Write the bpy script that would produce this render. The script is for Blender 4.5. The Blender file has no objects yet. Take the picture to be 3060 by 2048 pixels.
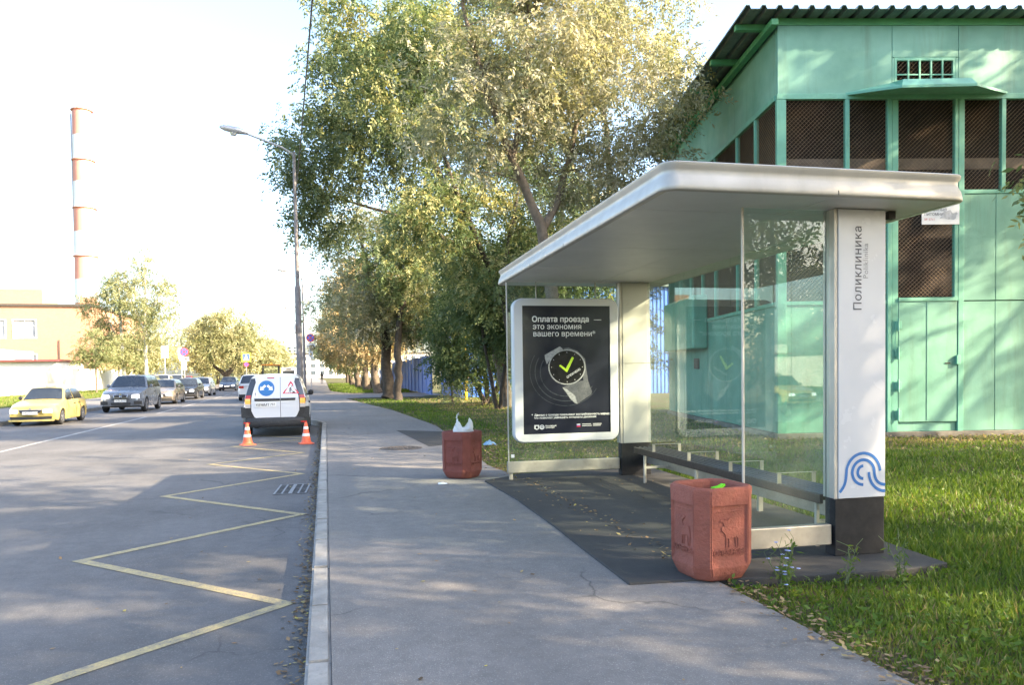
import bpy, bmesh, math, random
import numpy as np
from mathutils import Vector, Matrix, Euler
R = math.radians
sc = bpy.context.scene
COL = sc.collection

# ------------------------------------------------------------------ camera
cam_d = bpy.data.cameras.new('camera')
cam_d.lens = 26.89; cam_d.sensor_width = 36.0
cam_d.shift_y = 0.0513
cam_d.clip_start = 0.05; cam_d.clip_end = 6000
cam = bpy.data.objects.new('camera', cam_d); COL.objects.link(cam)
cam.matrix_world = (Matrix.Translation((0, 0, 1.65)) @ Matrix.Rotation(R(-13.669), 4, 'Z')
                    @ Matrix.Rotation(R(90 - 1.765), 4, 'X') @ Matrix.Rotation(R(-0.77), 4, 'Z'))
sc.camera = cam

# ------------------------------------------------------------------ sky, sun, exposure
SUN_AZ = R(121)          # compass-like: measured from +Y towards +X (sun stands behind the camera, to the right)
SUN_EL = R(28)
world = bpy.data.worlds.new('World'); sc.world = world; world.use_nodes = True
wn = world.node_tree.nodes; wl = world.node_tree.links
wn.clear()
sky = wn.new('ShaderNodeTexSky'); sky.sky_type = 'NISHITA'; sky.sun_disc = False
sky.sun_elevation = SUN_EL; sky.sun_rotation = SUN_AZ
sky.air_density = 1.0; sky.dust_density = 2.8; sky.ozone_density = 1.0
bg = wn.new('ShaderNodeBackground'); bg.inputs['Strength'].default_value = 0.15
wo = wn.new('ShaderNodeOutputWorld')
wl.new(sky.outputs[0], bg.inputs[0]); wl.new(bg.outputs[0], wo.inputs[0])
sun_d = bpy.data.lights.new('sun', 'SUN'); sun_d.energy = 4.8; sun_d.angle = R(0.55); sun_d.color = (1.0, 0.80, 0.54)
sun = bpy.data.objects.new('sun', sun_d); COL.objects.link(sun)
to_sun = Vector((math.sin(SUN_AZ) * math.cos(SUN_EL), math.cos(SUN_AZ) * math.cos(SUN_EL), math.sin(SUN_EL)))
sun.rotation_euler = to_sun.to_track_quat('Z', 'Y').to_euler()
sun.location = (30, -25, 40)
vs = sc.view_settings
vs.view_transform = 'Standard'; vs.look = 'None'; vs.gamma = 1.0; vs.exposure = 2.3; vs.use_curve_mapping = False
sc.cycles.max_bounces = 6; sc.cycles.transparent_max_bounces = 12
sc.cycles.diffuse_bounces = 3; sc.cycles.glossy_bounces = 3; sc.cycles.transmission_bounces = 4
sc.cycles.caustics_reflective = False; sc.cycles.caustics_refractive = False

# ------------------------------------------------------------------ helpers: materials
MATS = {}
def _nt(name):
    m = bpy.data.materials.new(name); m.use_nodes = True
    nt = m.node_tree; nt.nodes.clear()
    o = nt.nodes.new('ShaderNodeOutputMaterial')
    MATS[name] = m
    return m, nt, o
def _n(nt, t, **kw):
    n = nt.nodes.new(t)
    for k, v in kw.items():
        if k in n.inputs: n.inputs[k].default_value = v
        else: setattr(n, k, v)
    return n
def rgba(c, k=1.0): return (min(c[0]*k, 1), min(c[1]*k, 1), min(c[2]*k, 1), 1)
def ramp(nt, fac, stops, interp='LINEAR'):
    r = nt.nodes.new('ShaderNodeValToRGB'); r.color_ramp.interpolation = interp
    e = r.color_ramp.elements
    while len(e) < len(stops): e.new(0.5)
    for i, (p, c) in enumerate(stops):
        e[i].position = p; e[i].color = c if len(c) == 4 else rgba(c)
    nt.links.new(fac, r.inputs[0]); return r.outputs[0]
def noise(nt, vec, scale, detail=3.0, rough=0.55):
    n = _n(nt, 'ShaderNodeTexNoise', Scale=scale, Detail=detail, Roughness=rough)
    nt.links.new(vec, n.inputs['Vector']); return n.outputs[0]
def mixc(nt, fac, a, b, mode='MIX'):
    m = nt.nodes.new('ShaderNodeMix'); m.data_type = 'RGBA'; m.blend_type = mode
    for s, v in ((m.inputs[0], fac), (m.inputs[6], a), (m.inputs[7], b)):
        if isinstance(v, (int, float)): s.default_value = v
        elif isinstance(v, tuple): s.default_value = v if len(v) == 4 else rgba(v)
        else: nt.links.new(v, s)
    return m.outputs[2]
def obvec(nt, which='Object'):
    return nt.nodes.new('ShaderNodeTexCoord').outputs[which]
def posvec(nt):
    return nt.nodes.new('ShaderNodeNewGeometry').outputs['Position']
def bumpn(nt, h, strength, dist=0.01):
    b = _n(nt, 'ShaderNodeBump', Strength=strength, Distance=dist)
    nt.links.new(h, b.inputs['Height']); return b.outputs[0]

def pmat(name, col, rough=0.6, metal=0.0, var=0.15, scale=6.0, bump=0.0, bscale=60.0, col2=None, dirt=0.0,
         dirtcol=(0.10, 0.085, 0.06), coat=0.0, spec=0.5, streak=False):
    """A painted, cast or metal surface: two tones of noise, fine relief, wear."""
    if name in MATS: return MATS[name]
    m, nt, o = _nt(name)
    p = _n(nt, 'ShaderNodeBsdfPrincipled', Metallic=metal)
    p.inputs['Specular IOR Level'].default_value = spec
    p.inputs['Coat Weight'].default_value = coat; p.inputs['Coat Roughness'].default_value = 0.04
    vec = posvec(nt)
    n1 = noise(nt, vec, scale, 5.0)
    a = rgba(col, 1 - var); b = rgba(col2 if col2 else col, 1 if col2 else 1 + var)
    c = ramp(nt, n1, [(0.3, a), (0.7, b)])
    if dirt > 0:
        if streak:
            mp = _n(nt, 'ShaderNodeMapping'); mp.inputs['Scale'].default_value = (1, 1, 0.12)
            nt.links.new(vec, mp.inputs[0]); dv = mp.outputs[0]
        else: dv = vec
        n2 = noise(nt, dv, scale * 2.3, 6.0, 0.7)
        f = ramp(nt, n2, [(0.52, (0, 0, 0)), (0.8, (dirt, dirt, dirt))])
        c = mixc(nt, f, c, rgba(dirtcol))
    nt.links.new(c, p.inputs['Base Color'])
    n3 = noise(nt, vec, scale * 3.1, 3.0)
    rr = ramp(nt, n3, [(0.25, (max(rough - 0.1, 0.02),) * 3), (0.75, (min(rough + 0.1, 1),) * 3)])
    nt.links.new(rr, p.inputs['Roughness'])
    if bump > 0: nt.links.new(bumpn(nt, noise(nt, vec, bscale, 4.0, 0.65), bump), p.inputs['Normal'])
    nt.links.new(p.outputs[0], o.inputs[0])
    return m

def leafmat(name, stops, trans=0.45, rough=0.55):
    if name in MATS: return MATS[name]
    m, nt, o = _nt(name)
    at = nt.nodes.new('ShaderNodeAttribute'); at.attribute_name = 'tint'
    c = ramp(nt, at.outputs['Fac'], stops)
    d = _n(nt, 'ShaderNodeBsdfPrincipled', Roughness=rough); d.inputs['Specular IOR Level'].default_value = 0.35
    t = nt.nodes.new('ShaderNodeBsdfTranslucent')
    nt.links.new(c, d.inputs['Base Color'])
    tc = mixc(nt, 1.0, c, (1.0, 0.95, 0.6), 'MULTIPLY'); nt.links.new(tc, t.inputs[0])
    mx = nt.nodes.new('ShaderNodeMixShader'); mx.inputs[0].default_value = trans
    nt.links.new(d.outputs[0], mx.inputs[1]); nt.links.new(t.outputs[0], mx.inputs[2])
    nt.links.new(mx.outputs[0], o.inputs[0]); return m

def glassmat(name, tint=(0.93, 0.98, 0.96), haze=0.03, ior=1.5):
    """Thin sheet glass: clear, mirror reflection by Fresnel, a little dust."""
    if name in MATS: return MATS[name]
    m, nt, o = _nt(name)
    tr = nt.nodes.new('ShaderNodeBsdfTransparent'); tr.inputs[0].default_value = rgba(tint)
    gl = _n(nt, 'ShaderNodeBsdfGlossy', Roughness=0.0); gl.inputs[0].default_value = (1, 1, 1, 1)
    fr = _n(nt, 'ShaderNodeFresnel', IOR=ior)
    ge = nt.nodes.new('ShaderNodeNewGeometry')                       # the sheet's far face must not mirror from inside
    mr = nt.nodes.new('ShaderNodeMapRange'); mr.inputs['To Min'].default_value = ior; mr.inputs['To Max'].default_value = 1.0 / ior
    nt.links.new(ge.outputs['Backfacing'], mr.inputs['Value']); nt.links.new(mr.outputs[0], fr.inputs['IOR'])
    mx = nt.nodes.new('ShaderNodeMixShader')
    nt.links.new(fr.outputs[0], mx.inputs[0]); nt.links.new(tr.outputs[0], mx.inputs[1]); nt.links.new(gl.outputs[0], mx.inputs[2])
    df = _n(nt, 'ShaderNodeBsdfDiffuse'); df.inputs[0].default_value = (0.55, 0.56, 0.52, 1)
    n = noise(nt, posvec(nt), 3.0, 5.0)
    f = ramp(nt, n, [(0.35, (haze * 0.4,) * 3), (0.75, (haze,) * 3)])
    m2 = nt.nodes.new('ShaderNodeMixShader')
    nt.links.new(f, m2.inputs[0]); nt.links.new(mx.outputs[0], m2.inputs[1]); nt.links.new(df.outputs[0], m2.inputs[2])
    nt.links.new(m2.outputs[0], o.inputs[0]); return m

def emat(name, col, strength):
    if name in MATS: return MATS[name]
    m, nt, o = _nt(name)
    e = nt.nodes.new('ShaderNodeEmission'); e.inputs[0].default_value = rgba(col); e.inputs[1].default_value = strength
    g = _n(nt, 'ShaderNodeBsdfGlossy', Roughness=0.05)
    mx = nt.nodes.new('ShaderNodeMixShader'); mx.inputs[0].default_value = 0.1
    nt.links.new(e.outputs[0], mx.inputs[1]); nt.links.new(g.outputs[0], mx.inputs[2]); nt.links.new(mx.outputs[0], o.inputs[0]); return m

def asphalt(name, base, warm=(1.0, 0.97, 0.93), crack=0.6, patch=0.25, speck=0.5, rough=0.85):
    if name in MATS: return MATS[name]
    m, nt, o = _nt(name)
    v = posvec(nt)
    p = _n(nt, 'ShaderNodeBsdfPrincipled', Roughness=rough); p.inputs['Specular IOR Level'].default_value = 0.4
    big = noise(nt, v, 0.45, 5.0, 0.6)
    c = ramp(nt, big, [(0.3, rgba(tuple(base * w for w in warm), 1 - patch)), (0.7, rgba(tuple(base * w for w in warm), 1 + patch))])
    mid = noise(nt, v, 7.0, 5.0, 0.7)
    c = mixc(nt, 0.5, c, ramp(nt, mid, [(0.3, (0.35,) * 3), (0.7, (0.65,) * 3)]), 'OVERLAY')
    vo = _n(nt, 'ShaderNodeTexVoronoi', Scale=170.0); nt.links.new(v, vo.inputs['Vector'])
    sp = ramp(nt, vo.outputs['Color'], [(0.72, (0, 0, 0)), (0.9, (speck,) * 3)])
    c = mixc(nt, sp, c, rgba((base * 2.3, base * 2.25, base * 2.1)))
    # tyre / water marks stretched along the street
    mp = _n(nt, 'ShaderNodeMapping'); mp.inputs['Scale'].default_value = (1.0, 0.05, 1.0); nt.links.new(v, mp.inputs[0])
    st = noise(nt, mp.outputs[0], 1.6, 4.0)
    c = mixc(nt, ramp(nt, st, [(0.45, (0, 0, 0)), (0.75, (0.35,) * 3)]), c, rgba((base * 0.62,) * 3))
    if crack > 0:
        wv = _n(nt, 'ShaderNodeTexNoise', Scale=1.4, Detail=6.0); nt.links.new(v, wv.inputs['Vector'])
        wm = nt.nodes.new('ShaderNodeVectorMath'); wm.operation = 'MULTIPLY_ADD'
        nt.links.new(wv.outputs['Color'], wm.inputs[0]); wm.inputs[1].default_value = (0.9, 0.9, 0.0); nt.links.new(v, wm.inputs[2])
        vc = _n(nt, 'ShaderNodeTexVoronoi', Scale=0.33); vc.feature = 'DISTANCE_TO_EDGE'; nt.links.new(wm.outputs[0], vc.inputs['Vector'])
        line = ramp(nt, vc.outputs['Distance'], [(0.0, (crack,) * 3), (0.006, (0, 0, 0))])
        keep = ramp(nt, noise(nt, v, 0.8, 2.0), [(0.5, (0, 0, 0)), (0.58, (1, 1, 1))])
        lk = mixc(nt, 1.0, line, keep, 'MULTIPLY')
        c = mixc(nt, lk, c, rgba((base * 0.3,) * 3))
    nt.links.new(c, p.inputs['Base Color'])
    h = mixc(nt, 0.5, vo.outputs['Distance'], noise(nt, v, 45.0, 3.0))
    nt.links.new(bumpn(nt, h, 0.35, 0.006), p.inputs['Normal'])
    nt.links.new(p.outputs[0], o.inputs[0]); return m

def paintmat(name, col, under, wear=0.5, rough=0.7):
    """Road paint worn through to the asphalt under it."""
    m, nt, o = _nt(name)
    v = posvec(nt)
    p = _n(nt, 'ShaderNodeBsdfPrincipled', Roughness=rough)
    n = mixc(nt, 0.5, noise(nt, v, 9.0, 6.0, 0.75), noise(nt, v, 70.0, 4.0, 0.7))
    f = ramp(nt, n, [(wear - 0.12, (1, 1, 1)), (wear + 0.12, (0, 0, 0))])
    c = mixc(nt, f, rgba((under,) * 3), rgba(col))
    nt.links.new(c, p.inputs['Base Color']); nt.links.new(p.outputs[0], o.inputs[0]); return m

# ------------------------------------------------------------------ helpers: meshes
class MB:
    def __init__(s): s.v = []; s.f = []; s.m = []; s.cur = 0
    def add(s, vs, fs):
        b = len(s.v); s.v += [tuple(v) for v in vs]
        for f in fs: s.f.append(tuple(i + b for i in f)); s.m.append(s.cur)
        return s
    def box(s, x0, x1, y0, y1, z0, z1):
        return s.add([(x0, y0, z0), (x1, y0, z0), (x1, y1, z0), (x0, y1, z0), (x0, y0, z1), (x1, y0, z1), (x1, y1, z1), (x0, y1, z1)],
                     [(3, 2, 1, 0), (4, 5, 6, 7), (0, 1, 5, 4), (1, 2, 6, 5), (2, 3, 7, 6), (3, 0, 4, 7)])
    def obox(s, c, half, M):
        p = []
        for sx, sy, sz in ((-1, -1, -1), (1, -1, -1), (1, 1, -1), (-1, 1, -1), (-1, -1, 1), (1, -1, 1), (1, 1, 1), (-1, 1, 1)):
            p.append(Vector(c) + M @ Vector((sx * half[0], sy * half[1], sz * half[2])))
        return s.add(p, [(3, 2, 1, 0), (4, 5, 6, 7), (0, 1, 5, 4), (1, 2, 6, 5), (2, 3, 7, 6), (3, 0, 4, 7)])
    def bar(s, p0, p1, w, h):
        """A square bar from p0 to p1."""
        p0 = Vector(p0); p1 = Vector(p1); d = p1 - p0; L = d.length
        M = d.to_track_quat('Y', 'Z').to_matrix()
        return s.obox((p0 + p1) / 2, (w / 2, L / 2, h / 2), M)
    def tube(s, pts, rad, n=8, caps=True):
        pts = [Vector(p) for p in pts]
        if not isinstance(rad, (list, tuple)): rad = [rad] * len(pts)
        b = len(s.v); prev = None
        for i, p in enumerate(pts):
            t = (pts[min(i + 1, len(pts) - 1)] - pts[max(i - 1, 0)]).normalized()
            if prev is None:
                a = t.cross(Vector((0, 0, 1)))
                if a.length < 1e-3: a = t.cross(Vector((0, 1, 0)))
            else: a = prev - t * prev.dot(t)
            a.normalize(); prev = a; c = t.cross(a)
            for k in range(n):
                g = 2 * math.pi * k / n
                s.v.append(tuple(p + (a * math.cos(g) + c * math.sin(g)) * rad[i]))
        for i in range(len(pts) - 1):
            for k in range(n):
                s.f.append((b + i * n + k, b + i * n + (k + 1) % n, b + (i + 1) * n + (k + 1) % n, b + (i + 1) * n + k)); s.m.append(s.cur)
        if caps:
            s.f.append(tuple(b + k for k in range(n))[::-1]); s.m.append(s.cur)
            s.f.append(tuple(b + (len(pts) - 1) * n + k for k in range(n))); s.m.append(s.cur)
        return s
    def lathe(s, prof, c=(0, 0, 0), n=20, axis='Z', caps=True):
        b = len(s.v)
        for r, h in prof:
            for k in range(n):
                g = 2 * math.pi * k / n; x, y = r * math.cos(g), r * math.sin(g)
                q = (x, y, h) if axis == 'Z' else ((h, x, y) if axis == 'X' else (y, h, x))
                s.v.append((c[0] + q[0], c[1] + q[1], c[2] + q[2]))
        for i in range(len(prof) - 1):
            for k in range(n):
                s.f.append((b + i * n + k, b + i * n + (k + 1) % n, b + (i + 1) * n + (k + 1) % n, b + (i + 1) * n + k)); s.m.append(s.cur)
        if caps:
            s.f.append(tuple(b + k for k in range(n))[::-1]); s.m.append(s.cur)
            s.f.append(tuple(b + (len(prof) - 1) * n + k for k in range(n))); s.m.append(s.cur)
        return s
    def prism(s, poly, d0, d1, plane='XZ'):
        """Extrude a 2-D outline along the third axis."""
        def q(p, d): return {'XZ': (p[0], d, p[1]), 'XY': (p[0], p[1], d), 'YZ': (d, p[0], p[1])}[plane]
        n = len(poly)
        return s.add([q(p, d0) for p in poly] + [q(p, d1) for p in poly],
                     [tuple(range(n)), tuple(range(2 * n - 1, n - 1, -1))] + [((i + 1) % n, i, n + i, n + (i + 1) % n) for i in range(n)])
    def grid(s, fn, nu, nv):
        b = len(s.v)
        for i in range(nu + 1):
            for j in range(nv + 1): s.v.append(tuple(fn(i / nu, j / nv)))
        for i in range(nu):
            for j in range(nv):
                a = b + i * (nv + 1) + j; s.f.append((a, a + nv + 1, a + nv + 2, a + 1)); s.m.append(s.cur)
        return s
    def build(s, name, mat, parent=None, smooth=None, bevel=0.0, seg=2, recalc=True):
        me = bpy.data.meshes.new(name)
        me.from_pydata(s.v, [], s.f)
        mats = mat if isinstance(mat, (list, tuple)) else [mat]
        for m in mats: me.materials.append(m)
        if len(mats) > 1: me.polygons.foreach_set('material_index', s.m)
        if recalc:
            bm = bmesh.new(); bm.from_mesh(me); bmesh.ops.recalc_face_normals(bm, faces=bm.faces); bm.to_mesh(me); bm.free()
        o = bpy.data.objects.new(name, me); COL.objects.link(o)
        if parent: o.parent = parent
        if smooth is not None:
            me.polygons.foreach_set('use_smooth', [True] * len(me.polygons))
            if smooth > 0: me.set_sharp_from_angle(angle=R(smooth))
        if bevel > 0:
            b = o.modifiers.new('bevel', 'BEVEL'); b.width = bevel; b.segments = seg; b.limit_method = 'ANGLE'; b.angle_limit = R(35)
        return o

def tag(o, label=None, cat=None, group=None, kind=None):
    if label: o['label'] = label
    if cat: o['category'] = cat
    if group: o['group'] = group
    if kind: o['kind'] = kind
    return o
def thing(name, label, cat, loc=(0, 0, 0), rz=0.0, group=None):
    o = bpy.data.objects.new(name, None); COL.objects.link(o)
    o.location = loc; o.rotation_euler = (0, 0, rz); o.empty_display_size = 0.2
    return tag(o, label, cat, group)
def structure(o): o['kind'] = 'structure'; return o
def copy_tree(o, parent=None):
    c = o.copy(); COL.objects.link(c); c.parent = parent
    for ch in [x for x in o.children]: copy_tree(ch, c)
    return c

def text_geo(body, size, bold=0.0, extrude=0.0, align='LEFT', spacing=1.0):
    """Flat (or raised) letters: every contour is filled for itself, so overlapping strokes of a glyph stay solid."""
    cu = bpy.data.curves.new('t', 'FONT'); cu.body = body; cu.size = size
    cu.align_x = align; cu.space_character = spacing; cu.resolution_u = 2
    ob = bpy.data.objects.new('t', cu); COL.objects.link(ob)
    bpy.context.view_layer.update()
    cv = ob.to_curve(bpy.context.evaluated_depsgraph_get())
    loops = []
    for sp in cv.splines:
        bp = sp.bezier_points; pts = []
        for i in range(len(bp)):
            p0, p1 = bp[i], bp[(i + 1) % len(bp)]
            straight = (p0.handle_right - p0.co).cross(p1.co - p0.co).length < 1e-7 and (p1.handle_left - p1.co).cross(p1.co - p0.co).length < 1e-7
            n = 1 if straight else 4
            for k in range(n):
                t = k / n; u = 1 - t; q = p0.co * u ** 3 + p0.handle_right * 3 * u * u * t + p1.handle_left * 3 * u * t * t + p1.co * t ** 3
                q = Vector((q.x, q.y))
                if not pts or (q - pts[-1]).length > 1e-6: pts.append(q)
        if len(pts) > 2 and (pts[0] - pts[-1]).length < 1e-6: pts.pop()
        if len(pts) > 2: loops.append(pts)
    ob.to_curve_clear(); bpy.data.objects.remove(ob); bpy.data.curves.remove(cu)
    area = lambda P: 0.5 * sum(P[i - 1].x * P[i].y - P[i].x * P[i - 1].y for i in range(len(P)))
    if not loops: return [], []
    def inside(p, P):
        c = False
        for i in range(len(P)):
            a, b = P[i - 1], P[i]
            if (a.y > p.y) != (b.y > p.y) and p.x < (b.x - a.x) * (p.y - a.y) / (b.y - a.y) + a.x: c = not c
        return c
    ar = [area(P) for P in loops]; own = {}; hole_of = {}
    for i, P in enumerate(loops):
        c = [j for j, Q in enumerate(loops) if j != i and abs(ar[j]) > abs(ar[i]) and ar[i] * ar[j] < 0 and all(inside(p, Q) for p in P)]
        if c: hole_of[i] = min(c, key=lambda j: abs(ar[j]))
    if bold:
        nl = []
        for j, P in enumerate(loops):
            Q = []; sg = 1 if (ar[j] > 0) else -1
            if j in hole_of: sg = -sg
            for i in range(len(P)):
                d0 = (P[i] - P[i - 1]); d1 = (P[(i + 1) % len(P)] - P[i]); d = d0.normalized() + d1.normalized()
                if d.length < 1e-4: d = d1
                d.normalize(); Q.append(P[i] + Vector((d.y, -d.x)) * bold * sg)
            nl.append(Q)
        loops = nl
    verts, edges = [], []
    for P in loops:
        b = len(verts); verts += P; edges += [(b + i, b + (i + 1) % len(P)) for i in range(len(P))]
    vo, eo, fo = __import__('mathutils').geometry.delaunay_2d_cdt(verts, edges, [], 0, size * 1e-5)[:3]
    VA = np.array([tuple(v) for v in vo]); FA = np.array([list(f) for f in fo if len(f) == 3]); cen = VA[FA].mean(axis=1)
    A_ = np.array([tuple(verts[i]) for i, _ in edges]); B_ = np.array([tuple(verts[j]) for _, j in edges])
    px_, py_ = cen[:, 0][:, None], cen[:, 1][:, None]
    up = (A_[:, 1] <= py_) & (B_[:, 1] > py_); dn = (A_[:, 1] > py_) & (B_[:, 1] <= py_)
    side = (B_[:, 0] - A_[:, 0]) * (py_ - A_[:, 1]) - (px_ - A_[:, 0]) * (B_[:, 1] - A_[:, 1])
    wind = (up & (side > 0)).sum(1) - (dn & (side < 0)).sum(1)
    keep = FA[wind != 0]; V = [(float(x), float(y), extrude) for x, y in VA]; F = []; cnt = {}
    for t in keep:
        t = [int(k) for k in t]; a_, b_, c_ = VA[t[0]], VA[t[1]], VA[t[2]]
        if (b_[0] - a_[0]) * (c_[1] - a_[1]) - (b_[1] - a_[1]) * (c_[0] - a_[0]) < 0: t = t[::-1]
        F.append(tuple(t))
        for k in range(3): cnt[(t[k], t[(k + 1) % 3])] = 1
    if extrude:
        m = len(V); V += [(x, y, -extrude) for x, y, _ in V]
        for (i, j) in cnt:
            if (j, i) not in cnt: F.append((j, i, m + i, m + j))
    return V, F
def text_on(mb, body, size, M, **kw):
    v, f = text_geo(body, size, **kw)
    mb.add([M @ Vector(p) for p in v], f)
    return mb
def frame_mat(origin, right, up):
    """Matrix that carries flat text (x right, y up) onto a surface."""
    r = Vector(right).normalized(); u = Vector(up).normalized(); n = r.cross(u)
    M = Matrix(((r.x, u.x, n.x, origin[0]), (r.y, u.y, n.y, origin[1]), (r.z, u.z, n.z, origin[2]), (0, 0, 0, 1)))
    return M

def quads_object(name, V, mat, parent=None, tint=None, nper=4):
    """Many loose faces of nper corners each, from an (n*nper, 3) array."""
    n = len(V) // nper
    me = bpy.data.meshes.new(name)
    me.vertices.add(len(V)); me.vertices.foreach_set('co', np.asarray(V, np.float32).ravel())
    me.loops.add(n * nper); me.loops.foreach_set('vertex_index', np.arange(n * nper, dtype=np.int32))
    me.polygons.add(n); me.polygons.foreach_set('loop_start', np.arange(0, n * nper, nper, dtype=np.int32))
    me.polygons.foreach_set('loop_total', np.full(n, nper, np.int32))
    me.materials.append(mat)
    if tint is not None:
        a = me.attributes.new('tint', 'FLOAT', 'FACE'); a.data.foreach_set('value', np.asarray(tint, np.float32))
    me.update(calc_edges=True); me.validate()
    o = bpy.data.objects.new(name, me); COL.objects.link(o)
    if parent: o.parent = parent
    return o

def unit(a): return a / np.maximum(np.linalg.norm(a, axis=1, keepdims=True), 1e-9)
def leaf_quads(P, L, W, rng, droop=0.35, flat=0.0):
    """Diamond leaves at points P with lengths L and widths W."""
    n = len(P)
    d = rng.normal(size=(n, 3)); d[:, 2] = d[:, 2] * (1 - flat) - droop; d = unit(d)
    r = rng.normal(size=(n, 3)); s = unit(np.cross(d, r))
    L = np.asarray(L).reshape(-1, 1); W = np.asarray(W).reshape(-1, 1)
    V = np.empty((n, 4, 3))
    V[:, 0] = P; V[:, 1] = P + d * L * 0.45 + s * W * 0.5; V[:, 2] = P + d * L; V[:, 3] = P + d * L * 0.45 - s * W * 0.5
    return V.reshape(-1, 3)

def spray_quads(C, tint, size, width, rng, droop):
    """Compound leaves: sprays of seven leaflets set in pairs along a drooping twig. C: (n, 3) twig ends, out: (n, 3) directions."""
    P0, out = C; n = len(P0)
    D = unit(out * 0.7 + rng.normal(size=(n, 3)) * 0.75 + np.array([0, 0, -droop * 0.8]))
    N = unit(rng.normal(size=(n, 3)) * 0.65 + np.array([0, 0, 1.0])); S = unit(np.cross(D, N)); N = np.cross(S, D)
    L = size * rng.uniform(0.65, 1.4, (n, 1)); V = np.empty((n, 7, 4, 3))
    for k in range(7):
        sg = 0.0 if k == 6 else (1.0 if k % 2 else -1.0); j = k // 2 + 0.6
        base = P0 + D * L * 0.62 * j + np.array([0, 0, -1.0]) * (L * 0.05 * j * j)
        d = unit(D * (0.6 if sg else 1.0) + S * sg * 0.85 + np.array([0, 0, -0.25 - droop * 0.25]) + rng.normal(size=(n, 3)) * 0.28)
        w = unit(np.cross(d, N + rng.normal(size=(n, 3)) * 0.45)); l = L * rng.uniform(0.75, 1.2, (n, 1))
        V[:, k, 0] = base; V[:, k, 1] = base + d * l * 0.42 + w * l * width * 0.5; V[:, k, 2] = base + d * l; V[:, k, 3] = base + d * l * 0.42 - w * l * width * 0.5
    T = np.clip(tint[:, None] + rng.normal(size=(n, 7)) * 0.06, 0, 1)
    return V.reshape(-1, 3), T.ravel()
# ------------------------------------------------------------------ the setting: ground, street, pavements
rng = np.random.default_rng(7)
random.seed(7)
M_road = asphalt('road_asphalt', 0.11, (1.0, 0.985, 1.0), crack=0.5, patch=0.26, speck=0.5)
M_walk = asphalt('pavement_asphalt', 0.165, (1.05, 0.985, 0.93), crack=0.75, patch=0.16, speck=0.45)
M_pad = asphalt('fresh_asphalt', 0.042, (1.0, 0.99, 0.98), crack=0.0, patch=0.25, speck=0.3)
M_kerb = pmat('kerb_concrete', (0.28, 0.27, 0.25), 0.9, var=0.22, scale=5, bump=0.5, bscale=70, dirt=0.6, dirtcol=(0.12, 0.105, 0.085))
M_yellow_paint = paintmat('yellow_road_paint', (0.44, 0.35, 0.15), 0.12, wear=0.525)
M_white_paint = paintmat('white_road_paint', (0.76, 0.76, 0.74), 0.14, wear=0.42)

def soilmat(name, dirt, dry, green, lo=0.42, hi=0.6):
    m, nt, o = _nt(name); v = posvec(nt)
    p = _n(nt, 'ShaderNodeBsdfPrincipled', Roughness=0.95); p.inputs['Specular IOR Level'].default_value = 0.1
    a = ramp(nt, noise(nt, v, 9.0, 6.0, 0.75), [(0.35, dirt), (0.65, dry)])
    b = ramp(nt, noise(nt, v, 14.0, 5.0, 0.7), [(0.3, rgba(green, 0.6)), (0.7, rgba(green, 1.3))])
    c = mixc(nt, ramp(nt, noise(nt, v, 0.7, 5.0, 0.65), [(lo, (0, 0, 0)), (hi, (1, 1, 1))]), a, b)
    nt.links.new(c, p.inputs['Base Color'])
    nt.links.new(bumpn(nt, noise(nt, v, 40.0, 5.0, 0.75), 0.8, 0.03), p.inputs['Normal'])
    nt.links.new(p.outputs[0], o.inputs[0]); return m
M_soil = soilmat('lawn_soil', (0.075, 0.055, 0.038), (0.15, 0.115, 0.07), (0.075, 0.10, 0.03))
M_far = soilmat('far_ground', (0.10, 0.09, 0.06), (0.15, 0.13, 0.08), (0.09, 0.11, 0.04))

mb = MB(); mb.add([(-1500, -400, -0.06), (1500, -400, -0.06), (1500, 3000, -0.06), (-1500, 3000, -0.06)], [(0, 1, 2, 3)])
structure(mb.build('ground', M_far))

def bend(y): return -0.025 * max(y - 33, 0)          # the street swings a little to the left further on
def strip(name, mat, ys, x0, x1, z):
    b = MB(); n = len(ys)
    b.add([(x0(y), y, z) for y in ys] + [(x1(y), y, z) for y in ys], [(i, n + i, n + i + 1, i + 1) for i in range(n - 1)])
    return b.build(name, mat)
YS = [-40, 0, 20, 33, 60, 100, 200, 420]
structure(strip('road', M_road, YS, lambda y: -11.0 + bend(y) * 0.6, lambda y: 0.4, 0.0))

# pavement on the right, with the end of the bus bay behind the van
kerb_line = [(0.0, -6.0), (0.0, 24.2), (-0.12, 25.0), (-0.5, 26.4), (-1.1, 28.2), (-1.7, 30.4), (-2.1, 32.6), (-2.25, 35.0), (-2.9, 60.0), (-4.0, 105.0), (-9.0, 300.0)]
walk_right = [(-3.5, 300.0), (0.0, 180.0), (0.2, 100.0), (0.34, 69.0), (1.2, 62.0), (1.76, 60.0), (1.76, 47.9), (1.13, 47.2), (1.6, 42.0), (2.6, 31.0), (3.0, 21.5), (2.75, 16.0), (2.5, 12.0), (2.62, 10.6), (2.66, 4.6), (2.68, -6.0)]
mb = MB(); mb.prism([(x - 0.13, y) for x, y in kerb_line[:0]] + kerb_line + walk_right, -0.05, 0.15, 'XY')
pave = structure(mb.build('pavement', M_walk))

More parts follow.
